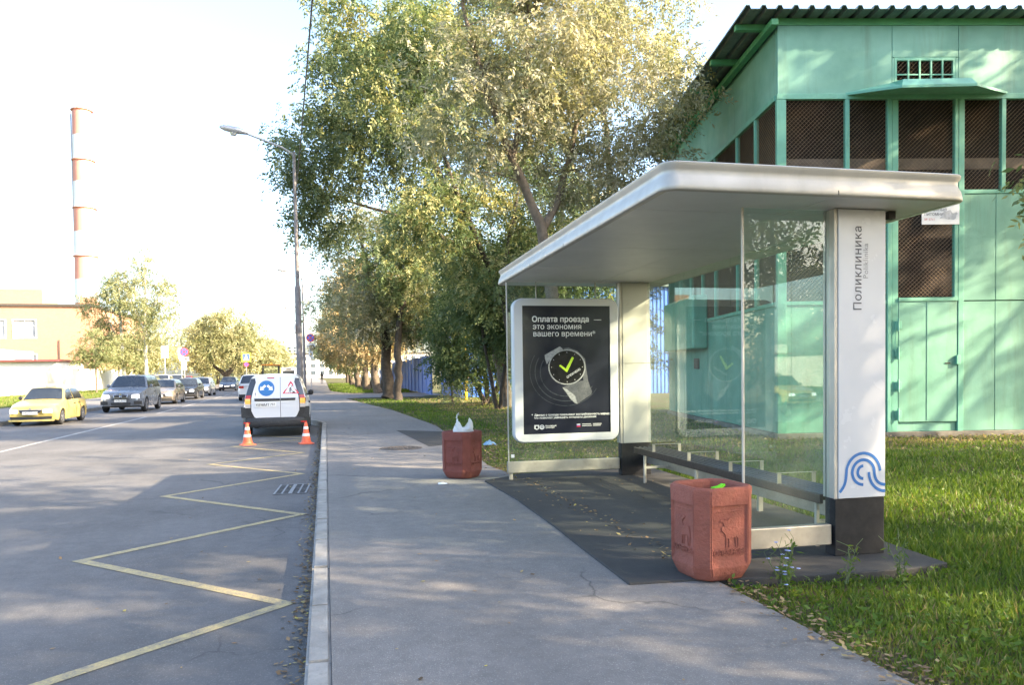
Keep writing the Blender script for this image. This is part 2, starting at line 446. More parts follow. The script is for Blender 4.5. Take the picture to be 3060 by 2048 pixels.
# kerb stones, one by one
kerb = bpy.data.objects.new('kerb', None); COL.objects.link(kerb); structure(kerb)
def stone_mesh(L):
    b = MB(); b.box(-0.132, -0.002, 0.004, L - 0.004, -0.05, 0.153)
    o = b.build('kerb_stone', M_kerb); me = o.data
    bm = bmesh.new(); bm.from_mesh(me)
    ed = [e for e in bm.edges if all(v.co.z > 0.1 for v in e.verts)]
    bmesh.ops.bevel(bm, geom=ed, offset=0.016, segments=2, affect='EDGES'); bm.to_mesh(me); bm.free()
    bpy.data.objects.remove(o); return me
st1 = stone_mesh(1.0)
def lay(line, par, step=1.0, flip=False, ymax=999):
    k = 0
    for (xa, ya), (xb, yb) in zip(line[:-1], line[1:]):
        d = Vector((xb - xa, yb - ya)); n = max(1, round(d.length / step))
        for i in range(n):
            y = ya + d.y * i / n
            if y > ymax: return
            o = bpy.data.objects.new('kerb_stone', st1); COL.objects.link(o); o.parent = par
            o.location = (xa + d.x * i / n, y, random.uniform(-0.004, 0.004))
            o.scale = (-1 if flip else 1, d.length / n / 1.0, 1)
            o.rotation_euler = (random.uniform(-0.003, 0.003), 0, math.atan2(-d.x, d.y) + random.uniform(-0.003, 0.003))
lay(kerb_line, kerb, ymax=72)
far_kerb = bpy.data.objects.new('kerb', None); COL.objects.link(far_kerb); structure(far_kerb)
lay([(-11.13, 14.0), (-11.0, 33.0), (-11.4, 60.0), (-12.3, 110.0)], far_kerb, step=1.5, flip=True, ymax=75)
# the far ends of both kerbs, too small to tell the stones apart
structure(strip('kerb_far_run', M_kerb, [72, 105, 300], lambda y: -4.0 - 0.0256 * (y - 105) - 0.14 if y > 100 else -3.33, lambda y: -4.0 - 0.0256 * (y - 105) if y > 100 else -3.19, 0.155))

# left side: pavement, verge
structure(strip('pavement_opposite', M_walk, [-20, 33, 60, 110, 200], lambda y: -15.6 + bend(y) * 0.6, lambda y: -11.02 + bend(y) * 0.6, 0.15))
M_verge = soilmat('verge_soil', (0.10, 0.085, 0.05), (0.16, 0.15, 0.06), (0.14, 0.16, 0.035), 0.2, 0.4)
structure(strip('verge', M_verge, [-20, 33, 60, 110, 300], lambda y: -140, lambda y: -15.5 + bend(y) * 0.6, 0.17))

# lawn on the right, rising a little towards the green shed
def lawn_z(x, y):
    t = min(max((x - 4.6) / 4.0, 0), 1)
    return 0.105 + 0.085 * t * t * (3 - 2 * t) + 0.012 * math.sin(x * 1.7 + y) * math.cos(y * 1.3)
mb = MB()
mb.grid(lambda u, v: (0.45 + 40 * u, -8 + 58 * v, lawn_z(0.45 + 40 * u, -8 + 58 * v)), 50, 70)
structure(mb.build('lawn', M_soil, smooth=0))
structure(strip('lawn_beyond', M_soil, [50, 60, 130, 300], lambda y: 0.3 if y < 100 else -3, lambda y: 60, 0.12))
mb = MB(); mb.add([(1.2, 48.2, 0.135), (7.6, 48.9, 0.135), (7.6, 57.5, 0.135), (1.2, 60.5, 0.135)], [(0, 1, 2, 3)])
structure(mb.build('driveway', M_walk))

# darker asphalt pad under the shelter, a slab with an edge of its own
pad_poly = [(2.08, 10.2), (2.13, 8.6), (2.10, 7.0), (2.06, 6.1), (2.02, 4.94), (2.54, 4.9), (2.98, 4.8), (3.6, 4.74), (4.15, 4.72), (4.52, 4.78), (4.66, 6.4), (4.78, 10.75), (2.75, 10.75)]
mb = MB(); mb.prism(pad_poly, 0.05, 0.166, 'XY')
structure(mb.build('shelter_pad', M_pad, bevel=0.01))
mb = MB(); mb.add([(2.0, 15.4, 0.154), (2.72, 15.9, 0.154), (2.86, 19.2, 0.154), (1.75, 20.1, 0.154)], [(0, 1, 2, 3)])
structure(mb.build('asphalt_patch', M_pad))

# painted markings
def polyline_strip(pts, w, z):
    b = MB(); L = []; P = [Vector(p) for p in pts]
    for i, p in enumerate(P):
        d0 = (p - P[i - 1]).normalized() if i > 0 else (P[1] - p).normalized()
        d1 = (P[i + 1] - p).normalized() if i < len(P) - 1 else d0
        n0 = Vector((-d0.y, d0.x)); n1 = Vector((-d1.y, d1.x)); mdir = (n0 + n1)
        if mdir.length < 1e-3: mdir = n0
        mdir.normalize(); k = w / 2 / max(mdir.dot(n0), 0.25)
        L.append((p + mdir * k, p - mdir * k))
    b.add([(a.x, a.y, z) for a, _ in L] + [(c.x, c.y, z) for _, c in L], [(i, i + 1, len(L) + i + 1, len(L) + i) for i in range(len(L) - 1)])
    return b
zz = [(-2.15, 3.95), (-0.31, 5.68), (-2.17, 7.53), (-0.31, 9.28), (-2.18, 11.26), (-0.42, 13.08), (-2.12, 15.05), (-0.5, 16.6), (-2.12, 18.6), (-0.45, 20.2), (-2.1, 22.0)]
structure(polyline_strip(zz, 0.10, 0.004).build('zigzag_marking', M_yellow_paint))
structure(polyline_strip([(-7.1, 8), (-7.1, 33.6)], 0.13, 0.004).build('lane_line', M_white_paint))
y = 36.2
while y < 120:
    structure(polyline_strip([(-7.15 + bend(y), y), (-7.15 + bend(y + 5.4), y + 5.4)], 0.14, 0.004).build('lane_dash', M_white_paint)); y += 7.2

# ------------------------------------------------------------------ grass and fallen leaves
def edge_right(y):
    w = walk_right[::-1]
    for (xa, ya), (xb, yb) in zip(w[:-1], w[1:]):
        if ya <= y <= yb and yb > ya: return xa + (xb - xa) * (y - ya) / (yb - ya)
    return 1.8
M_grass = leafmat('grass_blades', [(0.0, (0.04, 0.085, 0.014)), (0.45, (0.10, 0.18, 0.022)), (0.75, (0.17, 0.23, 0.035)), (0.9, (0.26, 0.22, 0.09)), (1.0, (0.34, 0.27, 0.14))], 0.45)
def in_poly(x, y, poly):
    c = False; j = len(poly) - 1
    for i in range(len(poly)):
        if (poly[i][1] > y) != (poly[j][1] > y) and x < (poly[j][0] - poly[i][0]) * (y - poly[i][1]) / (poly[j][1] - poly[i][1]) + poly[i][0]: c = not c
        j = i
    return c
SH_O = (8.99, 13.91); SH_A = (math.cos(R(12)), -math.sin(R(12))); SH_B = (math.sin(R(12)), math.cos(R(12)))
def in_shed(x, y):
    dx, dy = x - SH_O[0], y - SH_O[1]
    return dx * SH_A[0] + dy * SH_A[1] > -0.03 and dx * SH_B[0] + dy * SH_B[1] > -0.03
_SN = {}
def smooth_noise(x, y, s, seed):
    if (s, seed) not in _SN:
        r_ = np.random.default_rng(seed); a = r_.uniform(0, 6.28, 6); k = r_.normal(size=(6, 2)) * s
        _SN[(s, seed)] = [(float(k[i][0]), float(k[i][1]), float(a[i])) for i in range(6)]
    return sum(math.sin(p * x + q * y + r_) for p, q, r_ in _SN[(s, seed)]) / 6
def grass_patch(name, N, dmin, dmax, a0, a1, hmul, seed, keep):
    g = np.random.default_rng(seed); P = []; T = []; H = []; W = []
    for i in range(N):
        d = dmin * (dmax / dmin) ** g.random(); a = g.uniform(a0, a1)
        x, y = d * math.sin(a), d * math.cos(a)
        k = keep(x, y)
        if k is None or g.random() > k[0]: continue
        P.append((x, y, lawn_z(x, y) if y < 50 and x > 0 else 0.14))
        n = smooth_noise(x, y, 2.2, 5)
        T.append(min(max(0.45 + 0.25 * n + g.normal() * 0.18 + k[1], 0), 1)); H.append(hmul * k[2] * g.uniform(0.5, 1.2) * (1 + 0.35 * n)); W.append(0.0045 + 0.00055 * d)
    P = np.array(P); n = len(P); H = np.array(H)[:, None]; W = np.array(W)[:, None]
    an = g.uniform(0, 6.28, n); s = np.stack([np.cos(an), np.sin(an), 0 * an], 1)
    lean = g.normal(size=(n, 3)) * 0.55; lean[:, 2] = 1; lean = unit(lean)
    V = np.empty((n, 3, 3)); V[:, 0] = P - s * W; V[:, 1] = P + s * W; V[:, 2] = P + lean * H
    o = quads_object(name, V.reshape(-1, 3), M_grass, tint=T, nper=3)
    return o
def keep_near(x, y):
    e = edge_right(y) + 0.05 * smooth_noise(x, y, 6, 3)
    if x < e or in_shed(x, y) or in_poly(x, y, pad_poly): return None
    if 48 < y < 60: return None
    near_edge = min((x - e) / 0.5, 1)
    ds = (x - SH_O[0]) * SH_B[0] + (y - SH_O[1]) * SH_B[1]
    dry = 0.0; dens = 1.0; h = 1.0
    if -3.2 < ds and x > 4.6: dry = 0.34 * min((ds + 3.2) / 2.2, 1); dens = 0.75; h = 0.7
    if y < 5.2: h *= 0.55 + 0.45 * min(max(x - 3.2, 0) / 1.5, 1); dry += 0.12 * (1 - min(max(x - 3.2, 0) / 1.5, 1))
    if 11 < y < 20 and x < 7: dry += 0.14; dens *= 0.55; h *= 0.75
    dens *= 0.35 + 0.65 * near_edge
    return dens, dry, h * (0.45 + 0.55 * near_edge)
tag(grass_patch('grass', 210000, 2.6, 46, R(1), R(50), 0.098, 11, keep_near), 'shaggy green grass of the lawn around and behind the bus shelter', 'grass', kind='stuff')
tag(grass_patch('grass', 16000, 60, 120, R(0.2), R(6), 0.16, 12, lambda x, y: None if x < edge_right(y) + 0.1 or x > 7 else (1, 0.05, 1)), 'green grass strip under the far row of trees beside the pavement', 'grass', kind='stuff')
tag(grass_patch('grass', 16000, 26, 110, R(-40), R(-11), 0.2, 13, lambda x, y: None if x > -15.5 + bend(y) * 0.6 or x < -25.8 else (1, 0.12, 1)), 'sunlit grass verge in front of the white wall across the street', 'grass', kind='stuff')

# broad-leaved weeds low in the lawn
gw = np.random.default_rng(77); WP = []; WT = []
for i in range(900):
    d = 2.7 * (14 / 2.7) ** gw.random(); a = gw.uniform(R(20), R(50)); cx, cy = d * math.sin(a), d * math.cos(a)
    if keep_near(cx, cy) is None or smooth_noise(cx, cy, 1.3, 9) < -0.05: continue
    for q in range(5): WP.append((cx + gw.normal() * 0.02, cy + gw.normal() * 0.02, lawn_z(cx, cy) + gw.uniform(0.03, 0.09))); WT.append(np.clip(gw.normal(0.38, 0.12), 0, 1))
WP = np.array(WP); LL = gw.uniform(0.022, 0.06, len(WP))
tag(quads_object('weeds', leaf_quads(WP, LL, LL * 0.42, gw, -0.15, 0.55), M_grass, tint=WT), 'broad-leaved weeds growing low in the lawn at the right', 'weeds', kind='stuff')
M_fallen = leafmat('fallen_leaves', [(0.0, (0.10, 0.065, 0.035)), (0.4, (0.20, 0.13, 0.07)), (0.75, (0.30, 0.21, 0.12)), (0.95, (0.36, 0.29, 0.13)), (1.0, (0.5, 0.42, 0.08))], 0.15, 0.8)
def flat_leaves(name, pts, size, seed, label):
    g = np.random.default_rng(seed); P = np.array(pts); n = len(P)
    L = g.uniform(0.6, 1.4, n) * size; an = g.uniform(0, 6.28, n)
    d = np.stack([np.cos(an), np.sin(an), g.normal(size=n) * 0.25], 1); s = np.stack([-np.sin(an), np.cos(an), g.normal(size=n) * 0.3], 1)
    V = np.empty((n, 4, 3)); Lc = L[:, None]
    V[:, 0] = P; V[:, 1] = P + d * Lc * 0.5 + s * Lc * 0.3; V[:, 2] = P + d * Lc; V[:, 3] = P + d * Lc * 0.5 - s * Lc * 0.3
    V[:, :, 2] = np.maximum(V[:, :, 2], P[:, None, 2] - 0.001)
    return tag(quads_object(name, V.reshape(-1, 3), M_fallen, tint=g.random(n)), label, 'leaves', kind='stuff')
pts = []
for i in range(3600):
    y = random.uniform(2.0, 25.0); dn = 0.5 + 0.5 * smooth_noise(0.0, y, 3.0, 21)
    if random.random() > 0.25 + 0.75 * dn: continue
    x = -0.14 - abs(random.gauss(0, 0.055)) * (0.6 + dn)
    kx = 0 if y < 24.2 else -(y - 24.2) * 0.3
    pts.append((x + kx, y, 0.006 + random.random() * 0.02 * dn))
flat_leaves('leaf_litter', pts, 0.035, 3, 'dry brown leaves gathered in the gutter along the kerb')
pts = []
for i in range(1500):
    y = 2.2 + 20 * random.random() ** 1.6; x = edge_right(y) + random.gauss(0.06, 0.10)
    if in_poly(x, y, pad_poly) and x > 2.75: continue
    pts.append((x, y, 0.165 if x < edge_right(y) or in_poly(x, y, pad_poly) else 0.135 + 0.02 * random.random()))
flat_leaves('leaf_litter', pts, 0.04, 4, 'dry brown leaves along the grass edge of the pavement')
pts = []
for i in range(1500):
    y = random.uniform(10.8, 19.5); x = edge_right(y) + 0.2 + abs(random.gauss(0, 1.6))
    pts.append((x, y, lawn_z(x, y) + 0.03))
for i in range(1200):
    a = random.uniform(-0.5, 8); b = -abs(random.gauss(0, 1.1)) - 0.05
    x = SH_O[0] + SH_A[0] * a + SH_B[0] * b; y = SH_O[1] + SH_A[1] * a + SH_B[1] * b
    pts.append((x, y, lawn_z(x, y) + 0.04))
flat_leaves('leaf_litter', pts, 0.06, 5, 'brown leaves lying in the lawn behind the shelter and by the shed')
pts = [(random.uniform(0.05, 2.6), 2.2 + 22 * random.random() ** 1.3, 0.156) for _ in range(95)]
pts += [(random.uniform(2.15, 4.2), random.uniform(5.0, 10.2), 0.172) for _ in range(130)]
pts += [(random.uniform(-3.0, -0.3), 3 + 18 * random.random(), 0.006) for _ in range(110)]
flat_leaves('leaf_litter', pts, 0.034, 6, 'single dry leaves scattered over pavement, road and shelter pad')
# ------------------------------------------------------------------ green shed (right)
M_green = pmat('green_paint', (0.125, 0.325, 0.24), 0.5, var=0.12, scale=0.9, bump=0.25, bscale=9, col2=(0.195, 0.42, 0.33), dirt=0.7, dirtcol=(0.085, 0.16, 0.10), streak=True)
M_green2 = pmat('green_frame_paint', (0.14, 0.38, 0.28), 0.5, var=0.15, scale=3, bump=0.15, bscale=40, dirt=0.4, dirtcol=(0.10, 0.2, 0.13), streak=True)
M_green3 = pmat('green_eave_paint', (0.08, 0.30, 0.14), 0.55, var=0.12, scale=2, dirt=0.3, dirtcol=(0.06, 0.15, 0.08))
M_sheet = pmat('roof_sheet', (0.13, 0.17, 0.16), 0.5, metal=0.3, var=0.2, scale=3, dirt=0.4, dirtcol=(0.06, 0.06, 0.055))
M_mesh = pmat('rusty_mesh', (0.24, 0.165, 0.10), 0.7, metal=0.2, var=0.3, scale=4)
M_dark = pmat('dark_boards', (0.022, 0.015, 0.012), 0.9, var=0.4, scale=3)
M_plank = pmat('plank', (0.17, 0.13, 0.10), 0.85, var=0.25, scale=4)
M_plinth = pmat('plinth_concrete', (0.16, 0.15, 0.13), 0.9, var=0.3, scale=5, bump=0.4)
M_white_sign = pmat('sign_white', (0.75, 0.75, 0.76), 0.4, var=0.05)
shed = thing('green_shed', 'green sheet-metal shed with mesh windows and ribbed roof behind the shelter', 'shed', (8.99, 13.91, 0.2), R(-12))
def part(b, name, mat, par, **k): return b.build(name, mat, par, **k)
DW, DB, TOP = 9.0, 9.5, 8.36      # width, depth, height of the walls
def fpanel(a0, a1, z0, z1, t=0.0, name='wall_panel', mat=M_green, par=shed):
    b = MB(); b.box(a0 + 0.004, a1 - 0.004, -t, 0.05, z0 + 0.004, z1 - 0.004); return part(b, name, mat, par, bevel=0.006, seg=1)
def lpanel(b0, b1, z0, z1, t=0.0, name='wall_panel', mat=M_green):
    b = MB(); b.box(-t, 0.05, b0 + 0.004, b1 - 0.004, z0 + 0.004, z1 - 0.004); return part(b, name, mat, shed, bevel=0.006, seg=1)
# upper panels above the windows
fpanel(0.0, 2.35, 6.98, TOP); fpanel(3.72, 6.4, 6.98, TOP); fpanel(6.4, DW, 6.98, TOP)
fpanel(2.35, 3.72, 7.72, TOP); fpanel(2.35, 2.40, 7.0, 7.72); fpanel(3.66, 3.72, 7.0, 7.72); fpanel(2.40, 3.66, 6.98, 7.2)
for b0, b1 in ((0.06, 3.2), (3.2, 6.4), (6.4, DB)): lpanel(b0, b1, 6.98, TOP)
# barred vent window
vent = MB(); vent.box(2.40, 3.66, 0.0, 0.05, 7.2, 7.26); vent.box(2.40, 3.66, 0.0, 0.05, 7.66, 7.72); vent.box(2.40, 2.45, 0.0, 0.05, 7.26, 7.66); vent.box(3.61, 3.66, 0.0, 0.05, 7.26, 7.66)
vent = part(vent, 'vent_window', M_green2, shed)
for k in range(4):
    b = MB(); b.box(2.67 + k * 0.235, 2.70 + k * 0.235, -0.012, 0.02, 7.26, 7.66); part(b, 'bar', M_green2, vent)
b = MB(); b.box(2.45, 3.61, -0.005, 0.015, 7.36, 7.385); part(b, 'bar', M_green2, vent)
# window rails and posts
b = MB(); b.box(-0.03, DW, -0.05, 0.05, 6.87, 6.98); part(b, 'head_rail', M_green2, shed, bevel=0.008)
b = MB(); b.box(-0.05, 0.05, 0.06, DB, 6.87, 6.98); part(b, 'head_rail', M_green2, shed, bevel=0.008)
for a0, a1, z0 in ((-0.03, 0.16, 0.1), (1.37, 1.46, 2.8), (2.24, 2.33, 0.1), (2.34, 2.47, 0.1), (3.63, 3.70, 2.8), (3.71, 3.83, 0.1), (4.6, 4.69, 5.0), (5.9, 6.0, 5.0), (7.3, 7.4, 5.0)):
    b = MB(); b.box(a0, a1, -0.045 if a0 != 2.34 else -0.03, 0.05, z0, 6.87); part(b, 'post', M_green2, shed, bevel=0.008)
for b0 in (2.45, 1.2, 4.2, 5.4, 6.6, 7.8):
    b = MB(); b.box(-0.045, 0.05, b0, b0 + 0.08, 2.8, 6.87); part(b, 'post', M_green2, shed, bevel=0.008)
# sill rails and lower panels
b = MB(); b.box(3.83, DW, -0.03, 0.05, 4.96, 5.04); part(b, 'sill_rail', M_green2, shed, bevel=0.006)
b = MB(); b.box(0.16, 2.24, -0.03, 0.05, 2.72, 2.80); part(b, 'sill_rail', M_green2, shed, bevel=0.006)
b = MB(); b.box(-0.03, 0.05, 0.06, DB, 2.72, 2.80); part(b, 'sill_rail', M_green2, shed, bevel=0.006)
fpanel(3.83, 4.51, 2.78, 4.96, 0.012); fpanel(4.51, 6.1, 2.78, 4.96, 0.012); fpanel(6.1, DW, 2.78, 4.96, 0.012)
fpanel(3.83, 4.51, 0.1, 2.77); fpanel(4.51, 6.1, 0.1, 2.77); fpanel(6.1, DW, 0.1, 2.77)
fpanel(0.16, 1.2, 0.1, 2.72); fpanel(1.2, 2.24, 0.1, 2.72)
for b0, b1 in ((0.06, 1.7), (1.7, 3.4), (3.4, 5.0), (5.0, 6.7), (6.7, DB)): lpanel(b0, b1, 0.1, 2.72)
b = MB(); b.box(-0.42, -0.002, 5.0, 8.4, 2.0, 3.45); part(b, 'wall_cabinet', M_green2, shed, bevel=0.05)
b = MB(); b.box(-0.06, 0.0, 5.85, 6.25, 1.45, 1.75); part(b, 'wall_plate', M_plank, shed, bevel=0.01)
b = MB(); b.box(-0.06, DW, -0.08, 0.04, -0.12, 0.10); b.box(-0.08, 0.04, 0.05, DB, -0.12, 0.10); part(b, 'plinth', M_plinth, shed, bevel=0.01)
# door
door = MB(); door.box(2.475, 3.70, -0.035, 0.02, 0.30, 2.81); door = part(door, 'door', M_green, shed, bevel=0.008)
b = MB(); b.box(2.475, 3.70, -0.055, -0.037, 2.78, 2.85); part(b, 'rail', M_green2, door)
b = MB(); b.box(3.065, 3.085, -0.043, -0.036, 0.34, 2.77); part(b, 'seam_strip', M_green, door)
for z in (2.29, 1.72, 1.05, 0.46):
    b = MB(); b.tube([(2.455, -0.075, z - 0.13), (2.455, -0.075, z + 0.13)], 0.022, 8); b.box(2.40, 2.53, -0.065, -0.037, z - 0.08, z + 0.08); part(b, 'hinge', M_green2, door, bevel=0.004)
b = MB(); b.tube([(2.40, -0.06, 1.75), (2.40, -0.06, 2.25)], 0.012, 6); part(b, 'rod', M_green2, door)
b = MB(); b.box(3.66, 3.74, -0.09, -0.037, 1.47, 1.66); part(b, 'latch', M_green2, door, bevel=0.008)
b = MB(); b.box(3.44, 3.55, -0.045, -0.037, 1.49, 1.51); part(b, 'keyhole', M_dark, door)
fpanel(2.475, 3.70, 0.1, 0.295)
# expanded metal mesh: wavy strands with real gaps
def mesh_panel(w, h, cw=0.085, ch=0.042, t=0.0042):
    b = MB(); ny = max(2, int(h / ch)); nx = int(w / cw)
    for j in range(ny):
        z = (j + 0.5) * h / ny; sgn = 1 if j % 2 else -1; amp = h / ny * 0.5
        pts = []
        for i in range(2 * nx + 1):
            x = i * w / (2 * nx); pts.append((x, z + sgn * amp * (1 if i % 2 else -1) * 0.94))
        n = len(pts)
        b.add([(x, -0.003, zz_ - t) for x, zz_ in pts] + [(x, 0.004, zz_ + t) for x, zz_ in pts], [(i, i + 1, n + i + 1, n + i) for i in range(n - 1)])
    return b
def put_mesh(w, h, loc, rz=0.0):
    o = mesh_panel(w, h).build('mesh_panel', M_mesh, shed, recalc=False); o['kind'] = 'stuff'; o.location = loc; o.rotation_euler = (0, 0, rz); return o
put_mesh(1.21, 4.07, (0.16, 0.0, 2.8)); put_mesh(0.78, 4.07, (1.46, 0.0, 2.8)); put_mesh(1.16, 4.0, (2.47, 0.0, 2.87))
put_mesh(0.77, 1.83, (3.83, 0.0, 5.04)); put_mesh(1.21, 1.83, (4.69, 0.0, 5.04)); put_mesh(1.3, 1.83, (6.0, 0.0, 5.04)); put_mesh(1.16, 0.40, (2.45, 0.02, 7.26))
for b0, b1 in ((0.06, 1.2), (1.28, 2.45), (2.53, 4.2), (4.28, 5.4), (5.48, 6.6)): put_mesh(b1 - b0, 4.07, (0.0, b1, 2.8), R(-90))
# inside: boards and a light plank across
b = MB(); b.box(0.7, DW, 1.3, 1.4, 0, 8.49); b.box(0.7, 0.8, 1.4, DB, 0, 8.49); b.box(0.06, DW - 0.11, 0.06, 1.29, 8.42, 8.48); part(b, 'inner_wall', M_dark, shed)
b = MB(); b.box(0.1, DW, 0.35, 0.39, 5.55, 5.78); part(b, 'shelf_plank', M_plank, shed)
b = MB(); b.box(DW - 0.1, DW, 0.05, DB, 0, TOP); b.box(0, DW, DB - 0.1, DB, 0, TOP); part(b, 'back_wall', M_green, shed)
# canopy over the door
b = MB()
b.add([(2.12, -0.8, 6.87), (3.6, -0.8, 6.9), (4.72, -0.03, 7.02), (1.38, -0.03, 7.0), (2.12, -0.8, 6.82), (3.6, -0.8, 6.85), (4.72, -0.03, 6.97), (1.38, -0.03, 6.95),
       (2.2, -0.7, 7.02), (3.55, -0.7, 7.04), (3.9, -0.05, 7.19), (2.3, -0.05, 7.19)],
      [(4, 7, 6, 5), (0, 1, 5, 4), (1, 2, 6, 5), (3, 0, 4, 7), (0, 8, 9, 1), (1, 9, 10, 2), (0, 3, 11, 8), (8, 11, 10, 9)])
part(b, 'door_canopy', M_green2, shed)
# ribbed roof with wide eaves, rafters below
def ribbed(x0, x1, y0, y1, z, pitch=0.32, h=0.07):
    b = MB(); n = int((x1 - x0) / pitch); prof = []
    for i in range(n + 1):
        x = x0 + i * pitch
        prof += [(x, z), (x + 0.03, z + h), (x + 0.10, z + h), (x + 0.13, z)]
    m = len(prof)
    b.add([(x, y0, zz_) for x, zz_ in prof] + [(x, y1, zz_) for x, zz_ in prof] + [(x, y0, zz_ + 0.012) for x, zz_ in prof] + [(x, y1, zz_ + 0.012) for x, zz_ in prof],
          [(i, i + 1, m + i + 1, m + i) for i in range(m - 1)] + [(2 * m + i, 3 * m + i, 3 * m + i + 1, 2 * m + i + 1) for i in range(m - 1)] + [(i, 2 * m + i, 2 * m + i + 1, i + 1) for i in range(m - 1)])
    return b
roof = ribbed(-0.80, DW + 0.5, -0.40, DB + 0.5, 8.5).build('roof', M_sheet, shed)
for k in range(6):
    b = MB(); b.box(-0.76, 0.05, 0.25 + k * 1.75, 0.37 + k * 1.75, 8.38, 8.495); part(b, 'purlin', M_green3, roof)
b = MB(); b.box(-0.2, -0.06, -0.22, DB, 8.28, 8.40); part(b, 'rafter', M_green3, roof, bevel=0.006)
b = MB(); b.box(0.0, DW, 0.0, 0.05, 8.362, 8.5); part(b, 'eave_board', M_green3, roof)
# enamel plate hung on the mesh
plate = thing('pigeon_sign', 'small white sign with pigeon picture hung on shed mesh', 'sign', (8.99 + 2.94 * SH_A[0] - 0.06 * SH_B[0], 13.91 + 2.94 * SH_A[1] - 0.06 * SH_B[1], 4.53), R(-12))
b = MB(); b.box(0, 0.78, 0, 0.012, 0, 0.52); part(b, 'board', M_white_sign, plate, bevel=0.004)
M_ink = pmat('ink_dark', (0.08, 0.08, 0.11), 0.6, var=0.1); M_red = pmat('ink_red', (0.55, 0.06, 0.05), 0.5, var=0.1); M_gry = pmat('ink_grey', (0.42, 0.43, 0.46), 0.6, var=0.25, scale=20)
FM = lambda x, z: frame_mat((x, -0.002, z), (1, 0, 0), (0, 0, 1))
b = MB(); text_on(b, 'ГОЛУБИНЫЙ', 0.075, FM(0.03, 0.27), bold=0.001); part(b, 'lettering', M_ink, plate)
b = MB(); text_on(b, 'ПИТОМНИК', 0.075, FM(0.05, 0.18), bold=0.001); part(b, 'lettering', M_ink, plate)
b = MB(); text_on(b, '№ 5711', 0.065, FM(0.05, 0.08)); part(b, 'red_lettering', M_red, plate)
b = MB(); b.add([(0.4, -0.002, 0.42), (0.76, -0.002, 0.42), (0.76, -0.002, 0.5), (0.4, -0.002, 0.5)], [(0, 1, 2, 3)]); part(b, 'red_print', M_red, plate)
b = MB()
for cx, cz, s in ((0.5, 0.2, 1.0), (0.64, 0.17, 0.85)):
    o_ = [(-0.09, -0.02), (-0.13, -0.08), (-0.05, -0.07), (0.02, -0.09), (0.08, -0.05), (0.09, 0.03), (0.12, 0.05), (0.09, 0.09), (0.05, 0.08), (0.0, 0.06), (-0.04, 0.10), (-0.06, 0.03)]
    b.add([(cx + p[0] * s, -0.002 - 0.001 * s, cz + p[1] * s) for p in o_], [tuple(range(len(o_)))])
part(b, 'pigeon_print', M_gry, plate)

# ------------------------------------------------------------------ blue hangar and blue fence behind the trees
M_blue = pmat('blue_sheet', (0.06, 0.17, 0.52), 0.45, var=0.12, scale=0.8, dirt=0.25, dirtcol=(0.10, 0.14, 0.25), streak=True)
M_blue2 = pmat('blue_fence_paint', (0.12, 0.20, 0.46), 0.55, var=0.2, scale=0.6, dirt=0.35, dirtcol=(0.20, 0.22, 0.30), streak=True)
M_gas = pmat('yellow_pipe_paint', (0.75, 0.50, 0.02), 0.45, var=0.1)
def corrugated(w, h, pitch, depth):
    prof = []; n = max(1, round(w / pitch)); p = w / n
    for i in range(n):
        prof += [(i * p, 0), (i * p + 0.35 * p, 0), (i * p + 0.5 * p, -depth), (i * p + 0.85 * p, -depth)]
    prof.append((w, 0)); m = len(prof)
    b = MB(); b.add([(x, d, 0) for x, d in prof] + [(x, d, h) for x, d in prof], [(i, i + 1, m + i + 1, m + i) for i in range(m - 1)]); return b
hangar = thing('blue_hangar', 'tall blue corrugated hangar wall seen through trees and shelter glass', 'building', (7.6, 43.5, 0.1), 0)
for k in range(8):
    o = corrugated(2.0, 6.6, 0.25, 0.045).build('wall_sheet', M_blue, hangar, recalc=False); o.location = (k * 2.01, 0, 0)
b = MB(); b.box(0.0, 16.1, 0.05, 8, 0, 6.55); part(b, 'core', M_blue, hangar)
b = MB(); b.box(-0.15, 16.3, -0.25, 8.2, 6.62, 6.74); part(b, 'roof_edge', M_sheet, hangar)
gp_ = thing('gas_pipe', 'bright yellow gas riser pipe behind the leaves near the blue wall', 'pipe', (7.25, 40.2, 0.1), 0)
b = MB(); b.tube([(0, 0, 0), (0, 0, 6.2), (0, 0.25, 6.5), (0, 3.2, 6.5)], 0.085, 10); part(b, 'pipe', M_gas, gp_, smooth=40)
b = MB(); b.lathe([(0.15, 1.2), (0.15, 1.26)], n=12); b.lathe([(0.13, 0.9), (0.13, 1.1)], n=12); part(b, 'valve', M_gas, gp_)
fence = thing('blue_fence', 'pale blue sheet-metal fence running along the far tree row', 'fence', (0, 0, 0), 0)
fm = corrugated(2.5, 2.7, 0.5, 0.03)
y = 52.0; me_ = None
for k in range(22):
    if me_ is None: o = fm.build('fence_panel', M_blue2, fence, recalc=False); me_ = o.data
    else: o = bpy.data.objects.new('fence_panel', me_); COL.objects.link(o); o.parent = fence
    o.location = (7.0 + 0.008 * (y - 52), y, 0.12 + 0.04 * math.sin(k * 2.3)); o.rotation_euler = (0, 0, R(90.0))
    b = MB(); b.box(6.98, 7.06, y - 0.05, y + 0.05, 0.0, 2.75); part(b, 'fence_post', M_blue2, fence)
    y += 2.53

